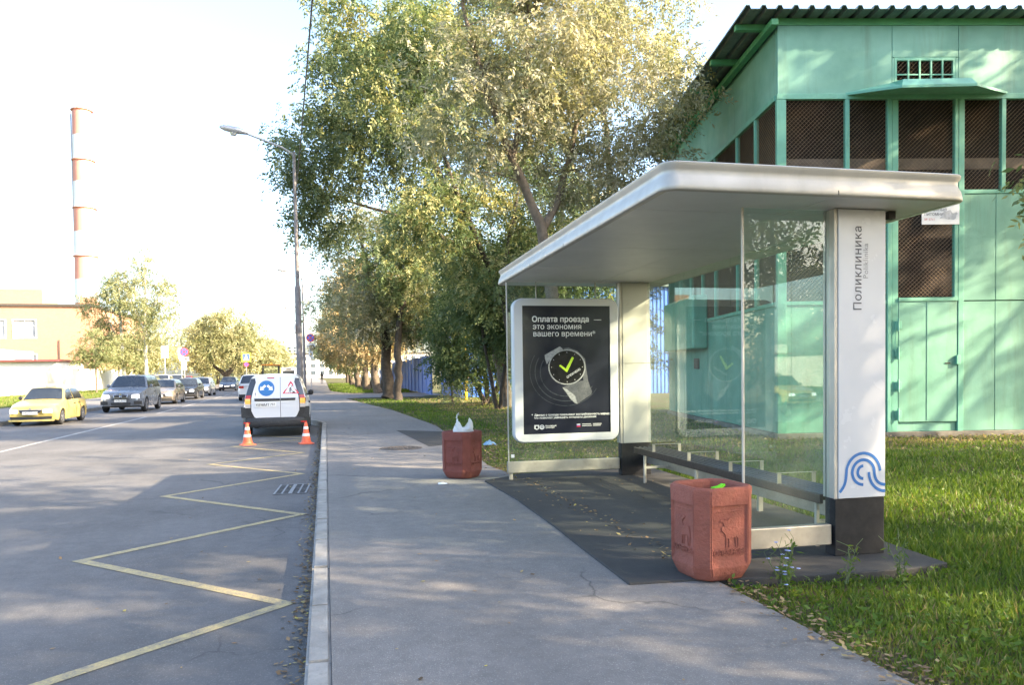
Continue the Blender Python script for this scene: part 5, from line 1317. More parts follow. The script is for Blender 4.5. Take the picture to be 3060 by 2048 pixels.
for x, y, lb, c, kd in pk:
    car('parked_car', lb, (x, y, 0.15), PI + R(3), carpaint('parked_%d' % int(y), c, 0.3), H=1.62 if kd != 'sedan' else 1.46, kind='wagon' if kd != 'sedan' else 'sedan', rw=(-1.5, -2.0) if kd != 'sedan' else (-1.15, -1.75), group='cars parked on the far pavement', detail=False, plate=None)
# far traffic
def far_tractor():
    t = thing('tractor', 'orange municipal tractor with beacon far up the street', 'tractor', (-5.0, 76.0, 0), 0)
    Mo = pmat('tractor_orange', (0.75, 0.25, 0.03), 0.5, var=0.1)
    b = MB(); b.box(-0.75, 0.75, -1.2, 0.3, 0.9, 1.5); b.box(-0.4, 0.4, 0.3, 1.9, 0.8, 1.4); b.build('body', Mo, t, bevel=0.05)
    c = MB()
    for x in (-0.75, 0.67):
        for y in (-1.2, 0.22): c.box(x, x + 0.08, y, y + 0.08, 1.5, 2.5)
    c = c.build('cab', M_trim, t); b = MB(); b.box(-0.82, 0.82, -1.28, 0.38, 2.5, 2.62); b.build('roof', Mo, c, bevel=0.03)
    b = MB(); b.box(-0.66, 0.66, -1.17, -1.15, 1.52, 2.48); b.build('pane', glassmat('far_clear_glass'), c)
    b = MB(); b.lathe([(0.08, 2.62), (0.09, 2.75), (0.05, 2.82)], n=10); b.build('beacon', emat('beacon_orange', (1.0, 0.4, 0.03), 0.4), t)
    for x in (-0.8, 0.8):
        b = MB(); b.lathe([(0.4, -0.18), (0.72, -0.18), (0.75, -0.1), (0.75, 0.1), (0.72, 0.18), (0.4, 0.18)], c=(x, -0.7, 0.75), n=18, axis='X'); b.build('wheel', M_tyre, t)
        b = MB(); b.lathe([(0.25, -0.12), (0.45, -0.12), (0.45, 0.12), (0.25, 0.12)], c=(x * 0.85, 1.5, 0.45), n=16, axis='X'); b.build('wheel', M_tyre, t)
far_tractor()
def far_bus():
    t = thing('white_bus', 'white minibus approaching far up the street', 'bus', (-5.2, 118.0, 0), 0); Mw = pmat('bus_white', (0.78, 0.78, 0.76), 0.4, var=0.05)
    b = MB(); b.prism([(-2.9, 0.4), (3.0, 0.4), (3.0, 1.3), (2.6, 2.5), (2.3, 2.65), (-2.9, 2.65)], -1.0, 1.0, 'YZ'); b.build('body', Mw, t, bevel=0.08)
    b = MB(); b.box(-0.8, 0.8, -2.93, -2.905, 1.4, 2.2); b.build('rear_window', M_cglass, t); b = MB(); b.box(-0.35, 0.35, -2.94, -2.905, 2.3, 2.5); b.build('route_sign', M_trim, t)
    for x in (-0.85, 0.85):
        for y in (-1.8, 1.9): b = MB(); b.lathe([(0.2, -0.12), (0.38, -0.12), (0.38, 0.12), (0.2, 0.12)], c=(x, y, 0.38), n=14, axis='X'); b.build('wheel', M_tyre, t)
far_bus()

# ------------------------------------------------------------------ white works van, seen from behind
def works_van():
    Mw = carpaint('van_white', (0.68, 0.69, 0.72), rough=0.35)
    L, W, H = 4.45, 1.75, 1.65
    t = car('works_van', 'white works van with road sign stickers parked at the kerb behind two cones', (-1.33, 23.35, 0), R(0.6), Mw, L=L, W=W, H=H, wb=2.9, r=0.315, hood=1.02, nose=0.82, belt=1.0, deck=1.02, tail=1.0, ws=(1.25, 0.62), rw=(-2.0, -2.17), kind='van', lights=None, sill=0.3, fo=0.75, mirrorcol=M_trim, cat='van')
    M_grey = pmat('van_bumper_grey', (0.028, 0.029, 0.032), 0.6, var=0.15, scale=8, dirt=0.3, dirtcol=(0.12, 0.12, 0.12))
    yr = -L / 2
    # rear face: x half width and y by height, following tail and cabin
    def hwz(z):
        if z < 1.0: return W / 2 * (0.86 + 0.02 * (z - 0.3))
        u = (z - 1.0) / (H - 1.0); return W / 2 * (0.875 - 0.17 * u - 0.05 * u * u)
    def yz(z, x=0.0):
        base = yr - 0.012 if z < 0.98 else yr - 0.012 + 0.24 * ((z - 0.98) / 0.65) ** 1.35
        return base + 0.07 * (abs(x) / (W / 2)) ** 2.5
    def rear(poly_rows, off, nm, mat, par=t, nu=10, nv=10):
        b = MB()
        def fn(u, v):
            k = u * (len(poly_rows) - 1); i = min(int(k), len(poly_rows) - 2); f = k - i
            a = [poly_rows[i][j] + (poly_rows[i + 1][j] - poly_rows[i][j]) * f for j in range(3)]; x = a[0] + (a[1] - a[0]) * v
            return (x, yz(a[2], x) - off, a[2])
        b.grid(fn, nu, nv); return b.build(nm, mat, par, smooth=0)
    # whole tail panel, then the two unequal doors on it
    rear([(-hwz(z), hwz(z), z) for z in (0.42, 0.6, 0.8, 1.0, 1.2, 1.4, 1.55)], 0.006, 'tail_panel', M_trim, nu=18)
    zs = [0.50, 0.53, 0.58, 0.7, 0.9, 1.1, 1.3, 1.45, 1.54, 1.585]
    inset = {0.50: 0.16, 0.53: 0.08, 0.58: 0.05}
    def dw(z): return hwz(z) - 0.155 - inset.get(z, 0.0) + (0.05 if z > 1.5 else 0)
    sx = 0.13
    dl = rear([(-dw(z), sx - 0.006, z) for z in zs], 0.03, 'rear_door', Mw, nu=27)
    dr = rear([(sx + 0.006, dw(z), z) for z in zs], 0.03, 'rear_door', Mw, nu=27)
    rear([(-hwz(1.56) * 0.97, hwz(1.56) * 0.97, 1.56), (-hwz(1.63) * 0.9, hwz(1.63) * 0.9, 1.635)], 0.012, 'roof_edge', Mw)
    rear([(sx - 0.0065, sx + 0.0065, 0.5), (sx - 0.0065, sx + 0.0065, 1.58)], 0.022, 'door_gap', M_trim)
    rear([(-dw(0.9) + 0.09, sx - 0.01, 0.955), (-dw(0.9) + 0.08, sx - 0.01, 1.025)], 0.05, 'handle_strip', M_grey, dl)
    rear([(sx + 0.01, dw(0.9) - 0.1, 0.965), (sx + 0.01, dw(0.9) - 0.09, 1.03)], 0.05, 'handle_strip', M_grey, dr)
    rear([(-0.20, -0.02, 1.55), (-0.20, -0.02, 1.575)], 0.045, 'brake_light', M_tail, dl)
    # number plate
    b = MB(); b.box(-0.50, 0.02, yr - 0.062, yr - 0.048, 0.80, 0.915); p_ = b.build('number_plate', M_plate, dl)
    b = MB(); text_on(b, 'К898МТ', 0.098, frame_mat((-0.49, yr - 0.0635, 0.822), (1, 0, 0), (0, 0, 1)), bold=0.0008, spacing=0.95); text_on(b, '797', 0.085, frame_mat((-0.13, yr - 0.0635, 0.835), (1, 0, 0), (0, 0, 1)), bold=0.0006); b.build('plate_lettering', M_plate_t, p_, recalc=False)
    # stickers, laid on the sloping door skins
    M_sb = pmat('sticker_blue', (0.025, 0.16, 0.42), 0.4, var=0.05); M_sw = pmat('sticker_white', (0.80, 0.80, 0.80), 0.4, var=0.03); M_sr = pmat('sticker_red', (0.62, 0.05, 0.07), 0.4, var=0.05)
    def lay2(poly, off, nm, mat, par):
        b = MB(); c = (sum(p[0] for p in poly) / len(poly), sum(p[1] for p in poly) / len(poly))
        V = [(c[0], yz(c[1], c[0]) - off, c[1])] + [(x, yz(z, x) - off, z) for x, z in poly]; n = len(poly)
        b.add(V, [(0, 1 + i, 1 + (i + 1) % n) for i in range(n)]); return b.build(nm, mat, par, recalc=False)
    cx, cz, rr = -0.22, 1.29, 0.205
    s_ = lay2([(cx + rr * math.cos(a * PI / 18), cz + rr * math.sin(a * PI / 18)) for a in range(36)], 0.036, 'round_sticker', M_sb, dl)
    for sd in (-1, 1):
        d_ = Vector((0.735, -0.678)); n_ = Vector((0.678, 0.735)); o_ = Vector((0.025, 0.075)); ar_ = [o_ + d_ * a_ + n_ * c_ for a_, c_ in ((0, 0.03), (0.10, 0.03), (0.10, 0.07), (0.19, 0.0), (0.10, -0.07), (0.10, -0.03), (0, -0.03))]
        P = [(cx + sd * (p.x + 0.0), cz + p.y) for p in ar_]; P = P if sd > 0 else P[::-1]
        b = MB(); b.add([(x, yz(z, x) - 0.040, z) for x, z in P], [tuple(range(len(P)))]); b.build('arrow', M_sw, s_, recalc=False)
    tx_, tz_ = 0.40, 1.255; T = lambda k, dz=0.0: [(tx_ - 0.215 * k, tz_ - 0.115 * k + dz), (tx_ + 0.215 * k, tz_ - 0.115 * k + dz), (tx_, tz_ + 0.225 * k + dz)]
    tr_ = lay2(T(1.0), 0.036, 'triangle_sticker', M_sr, dr); lay2(T(0.74, -0.008), 0.040, 'triangle_field', M_sw, tr_)
    man_ = [[(-0.01, 0.055), (0.02, 0.065), (0.005, 0.03), (-0.01, 0.0), (-0.035, 0.005), (-0.04, 0.03)], [(-0.03, 0.01), (-0.005, 0.0), (-0.02, -0.035), (-0.05, -0.085), (-0.065, -0.085), (-0.04, -0.04)], [(-0.01, 0.005), (0.01, -0.01), (0.005, -0.085), (-0.01, -0.085), (-0.01, -0.03)], [(-0.01, 0.05), (0.0, 0.055), (0.03, -0.01), (0.06, -0.06), (0.052, -0.065), (0.02, -0.015)], [(0.025, -0.088), (0.115, -0.088), (0.085, -0.045), (0.075, -0.042)], [(0.025 + 0.016 * math.cos(a), 0.085 + 0.016 * math.sin(a)) for a in (0, 1, 2, 3, 4, 5)]]
    for q in man_: lay2([(tx_ + x, tz_ + z - 0.005) for x, z in q], 0.044, 'digger_pictogram', M_plate_t, tr_)
    e_ = lay2([(-0.56, 1.06), (-0.44, 1.06), (-0.44, 1.19), (-0.56, 1.19)], 0.036, 'warning_sticker', M_sw, dl)
    lay2([(-0.508, 1.11), (-0.492, 1.11), (-0.488, 1.175), (-0.512, 1.175)], 0.040, 'exclamation', M_plate_t, e_); lay2([(-0.508, 1.078), (-0.492, 1.078), (-0.492, 1.096), (-0.508, 1.096)], 0.040, 'exclamation', M_plate_t, e_)
    rear([(0.40, 0.54, 1.075), (0.40, 0.54, 1.085)], 0.036, 'badge_strip', M_chrome, dr, 2, 4)
    # tail lamps high on the corners, dark quarter glass above
    M_orange = emat('indicator_lit', (1.0, 0.45, 0.10), 0.35); M_clear = pmat('lamp_clear', (0.6, 0.55, 0.52), 0.15, var=0.1)
    for sd in (-1, 1):
        def lamp(z0, z1, nm, mat, off=0.022):
            rows = []
            for k in range(4):
                z = z0 + (z1 - z0) * k / 3; a, b_ = sorted((sd * (hwz(z) - 0.135), sd * (hwz(z) + 0.0))); rows.append((a, b_, z))
            return rear(rows, off, nm, mat, nu=6, nv=5)
        lamp(0.78, 0.88, 'tail_light', M_clear); lamp(0.88, 1.02, 'indicator', M_orange); lamp(1.02, 1.11, 'tail_light', M_tail); lamp(1.115, 1.52, 'quarter_glass', M_cglass, 0.014)
    # bumper
    b = MB()
    def bf(u, v):
        a = (2 * u - 1); x = a * W / 2 * 0.985; y = yr - 0.10 + 0.16 * abs(a) ** 3 + (0.35 * max(abs(a) - 0.9, 0) / 0.1 if abs(a) > 0.9 else 0); z = 0.26 + 0.26 * v
        return (x, y + 0.05 * (abs(2 * v - 1)) ** 3, z)
    b.grid(bf, 24, 8); b.grid(lambda u, v: (bf(u, 1)[0], bf(u, 1)[1] + 0.12 * v, 0.52 + 0.01 * v), 24, 1); bump_ = b.build('rear_bumper', M_grey, t, smooth=50)
    for sd in (-1, 1):
        b = MB(); P = [(0.62, 0.52), (0.86, 0.52), (0.87, 0.80), (0.755, 0.80), (0.735, 0.62)]; b.add([(sd * x, yz(z, x) - 0.02, z) for x, z in P], [tuple(range(5))]); b.build('bumper_corner', M_grey, bump_, recalc=False)
        b = MB(); b.box(sd * 0.72 - 0.08, sd * 0.72 + 0.08, yr - 0.075, yr - 0.03, 0.37, 0.41); b.build('reflector', M_tail, bump_)
    return t
works_van()

# ------------------------------------------------------------------ traffic cones
M_cone = pmat('cone_orange', (0.75, 0.13, 0.05), 0.5, var=0.12, scale=10, dirt=0.25, dirtcol=(0.3, 0.1, 0.06))
def cone(loc, label, sc_=1.0, flare=1.0):
    t = thing('traffic_cone', label, 'traffic cone', loc, random.uniform(0, 1), 'cones behind the van'); t.scale = (sc_,) * 3
    rc = lambda z: 0.115 - 0.085 * (z - 0.04) / 0.48
    b = MB(); b.lathe([(0.15, 0.012), (0.15 * flare, 0.02), (0.128, 0.035), (0.115, 0.055), (rc(0.1), 0.1), (rc(0.5), 0.5), (0.026, 0.52)], n=22); b.build('cone_body', M_cone, t, smooth=45)
    b = MB(); b.prism(round_rect(-0.17, 0.17, -0.17, 0.17, 0.06), 0.0, 0.02, 'XY'); b.build('base', M_cone, t, bevel=0.005)
    for z0, z1 in ((0.19, 0.255), (0.36, 0.42)):
        b = MB(); b.lathe([(rc(z0) + 0.003, z0), (rc(z1) + 0.003, z1)], n=22, caps=False); b.build('white_band', M_white_sign, t, smooth=45)
cone((-1.82, 18.95, 0.0), 'orange and white cone at the left rear corner of the van', 1.0, 1.1)
cone((-0.48, 18.75, 0.0), 'orange and white cone by the kerb at the right rear of the van', 0.98)
# ------------------------------------------------------------------ trees
M_bark = pmat('bark_grey', (0.13, 0.105, 0.08), 0.95, var=0.35, scale=7, bump=1.0, bscale=35)
M_bark_d = pmat('bark_dark', (0.055, 0.045, 0.036), 0.95, var=0.35, scale=7, bump=1.0, bscale=35)
M_birch = pmat('bark_birch', (0.55, 0.53, 0.48), 0.9, var=0.3, scale=5, dirt=0.7, dirtcol=(0.08, 0.07, 0.06))
LV = {
 'pale': leafmat('leaves_pale', [(0.0, (0.166, 0.197, 0.105)), (0.35, (0.292, 0.304, 0.183)), (0.65, (0.408, 0.400, 0.293)), (0.85, (0.504, 0.474, 0.400)), (1.0, (0.559, 0.553, 0.358))], 0.45),
 'green': leafmat('leaves_green', [(0.0, (0.067, 0.111, 0.052)), (0.5, (0.130, 0.190, 0.085)), (0.8, (0.239, 0.279, 0.129)), (1.0, (0.439, 0.417, 0.199))], 0.45),
 'cool': leafmat('leaves_cool', [(0.0, (0.078, 0.112, 0.062)), (0.5, (0.141, 0.191, 0.096)), (0.85, (0.245, 0.279, 0.134)), (1.0, (0.449, 0.416, 0.183))], 0.45),
 'orange': leafmat('leaves_orange', [(0.0, (0.138, 0.147, 0.071)), (0.35, (0.279, 0.241, 0.119)), (0.7, (0.441, 0.337, 0.186)), (1.0, (0.546, 0.386, 0.197))], 0.38),
 'yellow': leafmat('leaves_yellow', [(0.0, (0.150, 0.186, 0.082)), (0.4, (0.274, 0.287, 0.141)), (0.8, (0.390, 0.378, 0.209)), (1.0, (0.452, 0.420, 0.256))], 0.38),
}
def tree(name, label, base, trunks, lobes, leaf, nclump, per, size, seed, bark=M_bark, rc=0.45, droop=0.5, tmu=0.45, tsd=0.2, group=None, width=0.42, twig=0.018, hole=0.0, cat='tree'):
    """trunks: polylines [(x,y,z,r), ...] relative to base; lobes: (x,y,z,rx,ry,rz,weight)."""
    g = np.random.default_rng(seed); rd = random.Random(seed)
    t = thing(name, label, cat, base, 0, group)
    b = MB(); anchors = []
    for tr in trunks:
        P = [Vector(p[:3]) for p in tr]; Rr = [p[3] for p in tr]; pts = []; rr = []
        for i in range(len(P) - 1):
            n = max(2, int((P[i + 1] - P[i]).length / 0.4))
            for k in range(n):
                f = k / n; q = P[i].lerp(P[i + 1], f); r_ = Rr[i] * (1 - f) + Rr[i + 1] * f
                j = 0.0 if not pts else r_ * 0.35
                pts.append(q + Vector((rd.uniform(-j, j), rd.uniform(-j, j), 0))); rr.append(r_ * rd.uniform(0.93, 1.07))
        pts.append(P[-1]); rr.append(Rr[-1])
        b.tube(pts, rr, 9); anchors += [(p, r_) for p, r_ in zip(pts, rr) if p.z > 0.25 * pts[-1].z]
    A = np.array([tuple(p) for p, _ in anchors]); AR = np.array([r_ for _, r_ in anchors])
    wts = np.array([l[6] for l in lobes], float); wts /= wts.sum()
    C = []
    while len(C) < nclump:
        l = lobes[g.choice(len(lobes), p=wts)]
        d = g.normal(size=3); d /= np.linalg.norm(d); rad_ = (0.35 + 0.65 * g.random() ** 0.5)
        C.append((l[0] + d[0] * l[3] * rad_, l[1] + d[1] * l[4] * rad_, l[2] + d[2] * l[5] * rad_))
    C = np.array(C); C = C[C[:, 2] + base[2] > 0.5]
    # limbs: each clump hangs on a twig from a nearby, lower stretch of wood
    wood = [tuple(a) for a in A]; wr = list(AR)
    order = np.argsort(np.linalg.norm(C - A.mean(0), axis=1)); LP = []; LO = []; LT = []
    for ci in order:
        c = C[ci]; W_ = np.array(wood); dv = c - W_; dist = np.linalg.norm(dv, axis=1); cost = dist + np.maximum(-dv[:, 2], 0) * 1.3 + np.where(np.array(wr) < 0.012, 0.6, 0)
        k = int(np.argmin(cost)); p0 = Vector(wood[k]); p1 = Vector(c); Ld = (p1 - p0).length
        if Ld < 0.05: continue
        r0 = min(wr[k] * 0.75, twig * (0.5 + 0.35 * Ld)); midp = p0.lerp(p1, 0.5) + Vector((rd.uniform(-1, 1), rd.uniform(-1, 1), rd.uniform(0.2, 1.1))) * Ld * 0.13
        pts = [p0.lerp(midp, 0.5) * 1.0, midp, midp.lerp(p1, 0.5) + Vector((0, 0, 0.04 * Ld)), p1]
        pts = [p0] + pts; b.tube(pts, [r0, r0 * 0.85, r0 * 0.65, r0 * 0.45, r0 * 0.2], 5, caps=False)
        for q, f in zip(pts[1:], (0.8, 0.65, 0.45, 0.25)): wood.append(tuple(q)); wr.append(r0 * f)
        n = max(2, int(per * rd.uniform(0.6, 1.4) / 7)); s = rc * rd.uniform(0.7, 1.35)
        q = g.normal(size=(n, 3)) * np.array([s, s, s * 0.62]) * 0.55 + c
        m = n // 4; f = g.random((m, 1)); q[:m] = np.array(midp) * (1 - f) + c * f + g.normal(size=(m, 3)) * 0.12 * s
        LP.append(q); LO.append(unit(q - c + 1e-3)); LT.append(np.clip(g.normal(tmu, tsd) + g.normal(size=n) * tsd * 0.5, 0, 1))
    b.build('trunk', bark, t, smooth=60, recalc=False)
    V, T = spray_quads((np.concatenate(LP), np.concatenate(LO)), np.concatenate(LT), size, width, g, droop)
    cr = quads_object('crown', V, LV[leaf], t, T); cr['kind'] = 'stuff'
    return t
# 1 the leaning pale tree right behind the shelter
tree('maple_tree', 'leaning pale leaved tree directly behind the bus shelter roof', (5.35, 17.0, 0.12),
     [[(0, 0, 0, 0.23), (-0.2, 0, 3.4, 0.15), (-0.5, 0, 4.85, 0.125), (-1.15, -0.1, 6.3, 0.085), (-1.75, -0.2, 7.7, 0.07), (-2.3, -0.3, 9.6, 0.035)],
      [(-0.47, 0, 4.75, 0.11), (-0.05, 0.2, 5.4, 0.08), (0.5, 0.5, 7.0, 0.06), (1.0, 0.7, 9.5, 0.03)], [(-1.15, -0.1, 6.3, 0.07), (-0.7, 0.3, 8.2, 0.05), (-0.6, 0.3, 11.0, 0.02)]],
     [(-2.0, 0, 7.6, 1.7, 1.6, 1.9, 1.3), (-0.6, 0, 9.3, 2.1, 1.8, 2.2, 1.8), (1.5, 0.2, 8.0, 2.2, 1.8, 1.6, 1.9), (2.4, 0.3, 6.3, 1.3, 1.4, 1.0, 0.7), (0.8, 0.4, 6.4, 1.5, 1.3, 1.0, 0.8), (-1.2, 0, 11.2, 2.4, 1.8, 1.6, 1.2), (1.5, 0.3, 10.6, 2.2, 1.8, 1.6, 1.2)],
     'pale', 520, 165, 0.098, 101, rc=0.44, tmu=0.52, tsd=0.22, width=0.40)
# 2 taller trees behind it
tree('maple_tree', 'big dark green tree reaching over the pavement left of the pale tree', (7.4, 31.0, 0.12),
     [[(0, 0, 0, 0.26), (-0.9, -0.2, 4.5, 0.2), (-2.2, -0.6, 8.0, 0.14), (-4.0, -1.0, 11.5, 0.08), (-5.0, -1.2, 14.0, 0.03)], [(-1.6, -0.4, 6.4, 0.1), (-4.4, -1.0, 7.6, 0.07), (-7.2, -1.4, 8.2, 0.03)], [(-0.9, -0.2, 4.5, 0.1), (0.6, 0, 8.5, 0.07), (1.0, 0.3, 12.5, 0.03)]],
     [(-7.4, -1.5, 9.6, 1.7, 2.0, 2.0, 1.5), (-7.2, -1.5, 7.2, 1.3, 1.6, 1.1, 0.6), (-5.2, -1.0, 12.2, 2.8, 2.2, 2.6, 2.0), (-2.6, -0.6, 14.0, 3.2, 2.4, 2.6, 1.6), (-3.2, -0.4, 9.6, 2.4, 2.0, 1.8, 1.0), (0.6, 0.2, 12.0, 2.8, 2.4, 2.6, 1.4), (0.6, 0, 8.2, 2.2, 2.0, 1.8, 0.8)],
     'cool', 520, 160, 0.145, 102, rc=0.62, tmu=0.42, tsd=0.2)
tree('maple_tree', 'yellow green tree in the middle of the tree belt', (5.6, 24.5, 0.12),
     [[(0.9, 0, 0, 0.12), (0.1, 0.2, 4.0, 0.10), (-1.4, 0.3, 7.5, 0.07), (-2.6, 0.3, 11.5, 0.03)], [(0.05, 0.2, 4.2, 0.07), (0.8, 0.4, 7.8, 0.05), (1.6, 0.5, 11.0, 0.02)]],
     [(-2.4, 0, 10.8, 2.6, 2.0, 2.4, 1.5), (-3.6, -0.2, 12.6, 2.4, 2.0, 1.8, 1.0), (0.6, 0.3, 12.0, 2.6, 2.0, 2.0, 1.0), (-1.6, 0.2, 6.6, 1.9, 1.7, 1.5, 0.9), (1.4, 0.5, 7.6, 1.9, 1.6, 1.5, 0.8), (-0.3, 0.2, 4.6, 1.6, 1.3, 1.1, 0.6)],
     'green', 420, 160, 0.12, 103, bark=M_bark_d, rc=0.5, tmu=0.62, tsd=0.24)
tree('maple_shrub', 'bushy many-stemmed maple before the blue wall beside the poster box', (7.25, 34.8, 0.12),
     [[(0, 0, 0, 0.13), (-0.9, 0, 1.6, 0.09), (-1.4, 0, 4.2, 0.03)], [(0.1, 0, 0, 0.12), (-0.2, 0, 2.2, 0.09), (-0.3, 0, 5.0, 0.03)], [(0.25, 0, 0, 0.14), (0.9, 0, 2.0, 0.1), (1.6, 0, 5.5, 0.03)]],
     [(-1.3, 0, 3.6, 1.4, 1.4, 1.7, 1.2), (0.3, 0, 4.8, 1.7, 1.5, 1.8, 1.3), (1.9, 0, 4.0, 1.4, 1.4, 1.8, 1.0), (-1.6, -0.2, 1.9, 0.9, 0.9, 0.9, 0.5), (1.2, -0.2, 1.9, 1.3, 1.0, 0.9, 0.5), (-0.4, 0, 6.6, 2.0, 1.6, 1.4, 1.0)],
     'green', 420, 150, 0.135, 104, bark=M_bark_d, rc=0.5, tmu=0.34, tsd=0.2, cat='shrub')
tree('maple_shrub', 'low dry shrub with yellowing leaves left of the yellow pipe', (6.05, 37.2, 0.12),
     [[(0, 0, 0, 0.06), (-0.1, 0, 1.0, 0.04), (-0.2, 0, 2.2, 0.02)]], [(0, 0, 1.1, 0.7, 0.7, 0.9, 1), (-0.2, 0, 2.3, 0.8, 0.7, 0.6, 0.8)], 'yellow', 40, 70, 0.13, 105, rc=0.34, tmu=0.45, cat='shrub')
tree('maple_shrub', 'tall leafy shrub behind the poster box and far column', (9.3, 28.5, 0.12), [[(0, 0, 0, 0.1), (-0.4, 0, 3, 0.07), (-0.6, 0, 7.0, 0.02)], [(0.1, 0, 0, 0.1), (0.7, 0, 3.5, 0.06), (1.2, 0, 7.5, 0.02)]],
     [(-0.7, 0, 5.6, 1.7, 1.5, 1.8, 1.2), (1.2, 0, 6.2, 1.7, 1.5, 1.8, 1.0), (0.2, 0, 3.6, 1.7, 1.3, 1.2, 0.8), (-1.4, 0, 3.6, 1.1, 1.1, 1.0, 0.5)], 'green', 230, 140, 0.13, 115, bark=M_bark_d, rc=0.48, tmu=0.3, cat='shrub')
tree('maple_shrub', 'dense green shrub hiding the blue wall left of the poster box', (6.6, 29.6, 0.12), [[(0, 0, 0, 0.09), (-0.5, 0, 2.6, 0.06), (-0.9, 0, 6.6, 0.02)], [(0.1, 0, 0, 0.09), (0.5, 0, 3.2, 0.06), (0.9, 0, 7.0, 0.02)]],
     [(-0.8, 0, 5.0, 1.4, 1.3, 1.7, 1.0), (0.8, 0, 5.6, 1.4, 1.3, 1.8, 1.0), (0.0, 0, 3.2, 1.3, 1.2, 1.1, 0.7), (0.9, 0, 2.6, 0.9, 0.9, 1.0, 0.5)], 'green', 240, 150, 0.125, 116, bark=M_bark_d, rc=0.45, tmu=0.38, cat='shrub')
tree('maple_sapling', 'young sapling with yellow leaves beside the left wall of the shed', (10.0, 23.2, 0.15), [[(0, 0, 0, 0.05), (0.05, 0, 1.6, 0.04), (-0.1, 0, 4.2, 0.015)]], [(-0.1, 0, 3.4, 0.7, 0.7, 1.3, 1.0), (0.1, 0, 1.9, 0.5, 0.5, 0.6, 0.4)], 'pale', 45, 70, 0.10, 117, rc=0.3, tmu=0.5)
tree('maple_shrub', 'low leafy undergrowth at the foot of the many-stemmed maple', (6.7, 33.0, 0.12), [[(0, 0, 0, 0.05), (-0.1, 0, 0.8, 0.03), (-0.3, 0, 1.9, 0.015)], [(0.2, 0, 0, 0.05), (0.8, 0, 1.0, 0.03), (1.2, 0, 2.2, 0.015)]],
     [(-0.6, 0, 1.2, 0.9, 0.8, 0.9, 1.0), (0.8, 0, 1.3, 1.1, 0.8, 1.0, 1.2), (1.9, 0.3, 2.2, 0.9, 0.8, 1.2, 0.8), (0.1, 0, 2.6, 1.2, 0.8, 0.8, 0.8)], 'green', 75, 100, 0.12, 118, bark=M_bark_d, rc=0.36, tmu=0.35, cat='shrub')
# 3 the row along the pavement
tree('maple_tree', 'thick dark trunked tree, left one of the pair at the driveway', (3.5, 45.8, 0.12),
     [[(0, 0, 0, 0.40), (0, 0, 0.5, 0.34), (0.05, 0, 3.6, 0.29), (-0.8, 0, 7.0, 0.16), (-1.6, 0, 10.5, 0.05)], [(0.05, 0, 3.4, 0.16), (1.4, 0, 6.5, 0.1), (2.0, 0, 9.5, 0.04)]],
     [(-2.2, 0, 5.6, 2.2, 2.2, 2.0, 1.4), (-1.5, 0, 9.0, 2.4, 2.4, 2.4, 1.4), (1.6, -0.6, 5.4, 2.4, 2.0, 1.9, 1.6), (1.8, 0, 8.6, 2.4, 2.2, 2.2, 1.0), (0.2, -1.2, 4.0, 2.4, 1.2, 0.9, 0.9)],
     'pale', 340, 135, 0.16, 106, bark=M_bark_d, rc=0.62, tmu=0.42, tsd=0.24)
tree('maple_tree', 'thinner dark trunked tree, right one of the pair at the driveway', (3.95, 43.4, 0.12),
     [[(0, 0, 0, 0.27), (0, 0, 0.4, 0.23), (0.08, 0, 3.8, 0.2), (0.6, 0, 7.0, 0.12), (0.9, 0, 10.0, 0.04)]],
     [(1.2, 0, 6.8, 2.2, 2.0, 2.2, 1.4), (2.4, 0, 4.6, 1.7, 1.6, 1.4, 1.0), (-0.4, -0.3, 7.6, 2.0, 1.8, 2.0, 0.9), (1.0, 0, 9.6, 2.0, 1.8, 1.6, 0.9)],
     'green', 260, 135, 0.155, 107, bark=M_bark_d, rc=0.6, tmu=0.6, tsd=0.26)
row = [(3.9, 59.0, 'orange', 'first orange brown tree past the driveway'), (4.6, 62.5, 'pale', 'tan leaved tree with pale split trunk past the driveway'), (3.6, 69.0, 'orange', 'orange leaved tree third past the driveway'), (4.4, 74.5, 'green', 'green tree fourth past the driveway'),
       (3.4, 82.0, 'orange', 'orange tree fifth past the driveway'), (4.2, 90.0, 'yellow', 'yellowing tree sixth past the driveway'), (3.3, 100.0, 'green', 'green tree seventh past the driveway'), (3.6, 114.0, 'yellow', 'yellow tree far along the pavement'), (3.6, 132.0, 'green', 'last green tree far along the pavement')]
for k, (x, y, lf, lb) in enumerate(row):
    le = -0.9 if k % 2 == 0 else 0.25
    tree('street_tree', lb, (x, y, 0.12), [[(0, 0, 0, 0.34), (le * 0.4, 0, 2.6, 0.27), (le, 0, 5.5, 0.18), (le - 0.4, 0, 9.5, 0.05)], [(le * 0.5, 0, 3.2, 0.14), (le + 1.6, 0, 6.2, 0.07), (le + 2.0, 0, 8.5, 0.03)]],
         [(-1.9, 0, 5.0, 2.3, 2.6, 2.2, 1.4), (-1.2, 0, 8.2, 2.4, 2.6, 2.3, 1.2), (1.2, 0, 5.4, 2.3, 2.4, 2.2, 1.0), (1.2, 0, 8.2, 2.3, 2.4, 2.0, 0.8), (-0.6, -1.0, 3.4, 2.4, 1.8, 0.9, 0.7)],
         lf, 190, 105, 0.22 + 0.002 * (y - 60), 200 + k, bark=M_bark_d if k % 2 else M_bark, rc=0.72, tmu=0.45, tsd=0.24, group='trees along the right pavement')
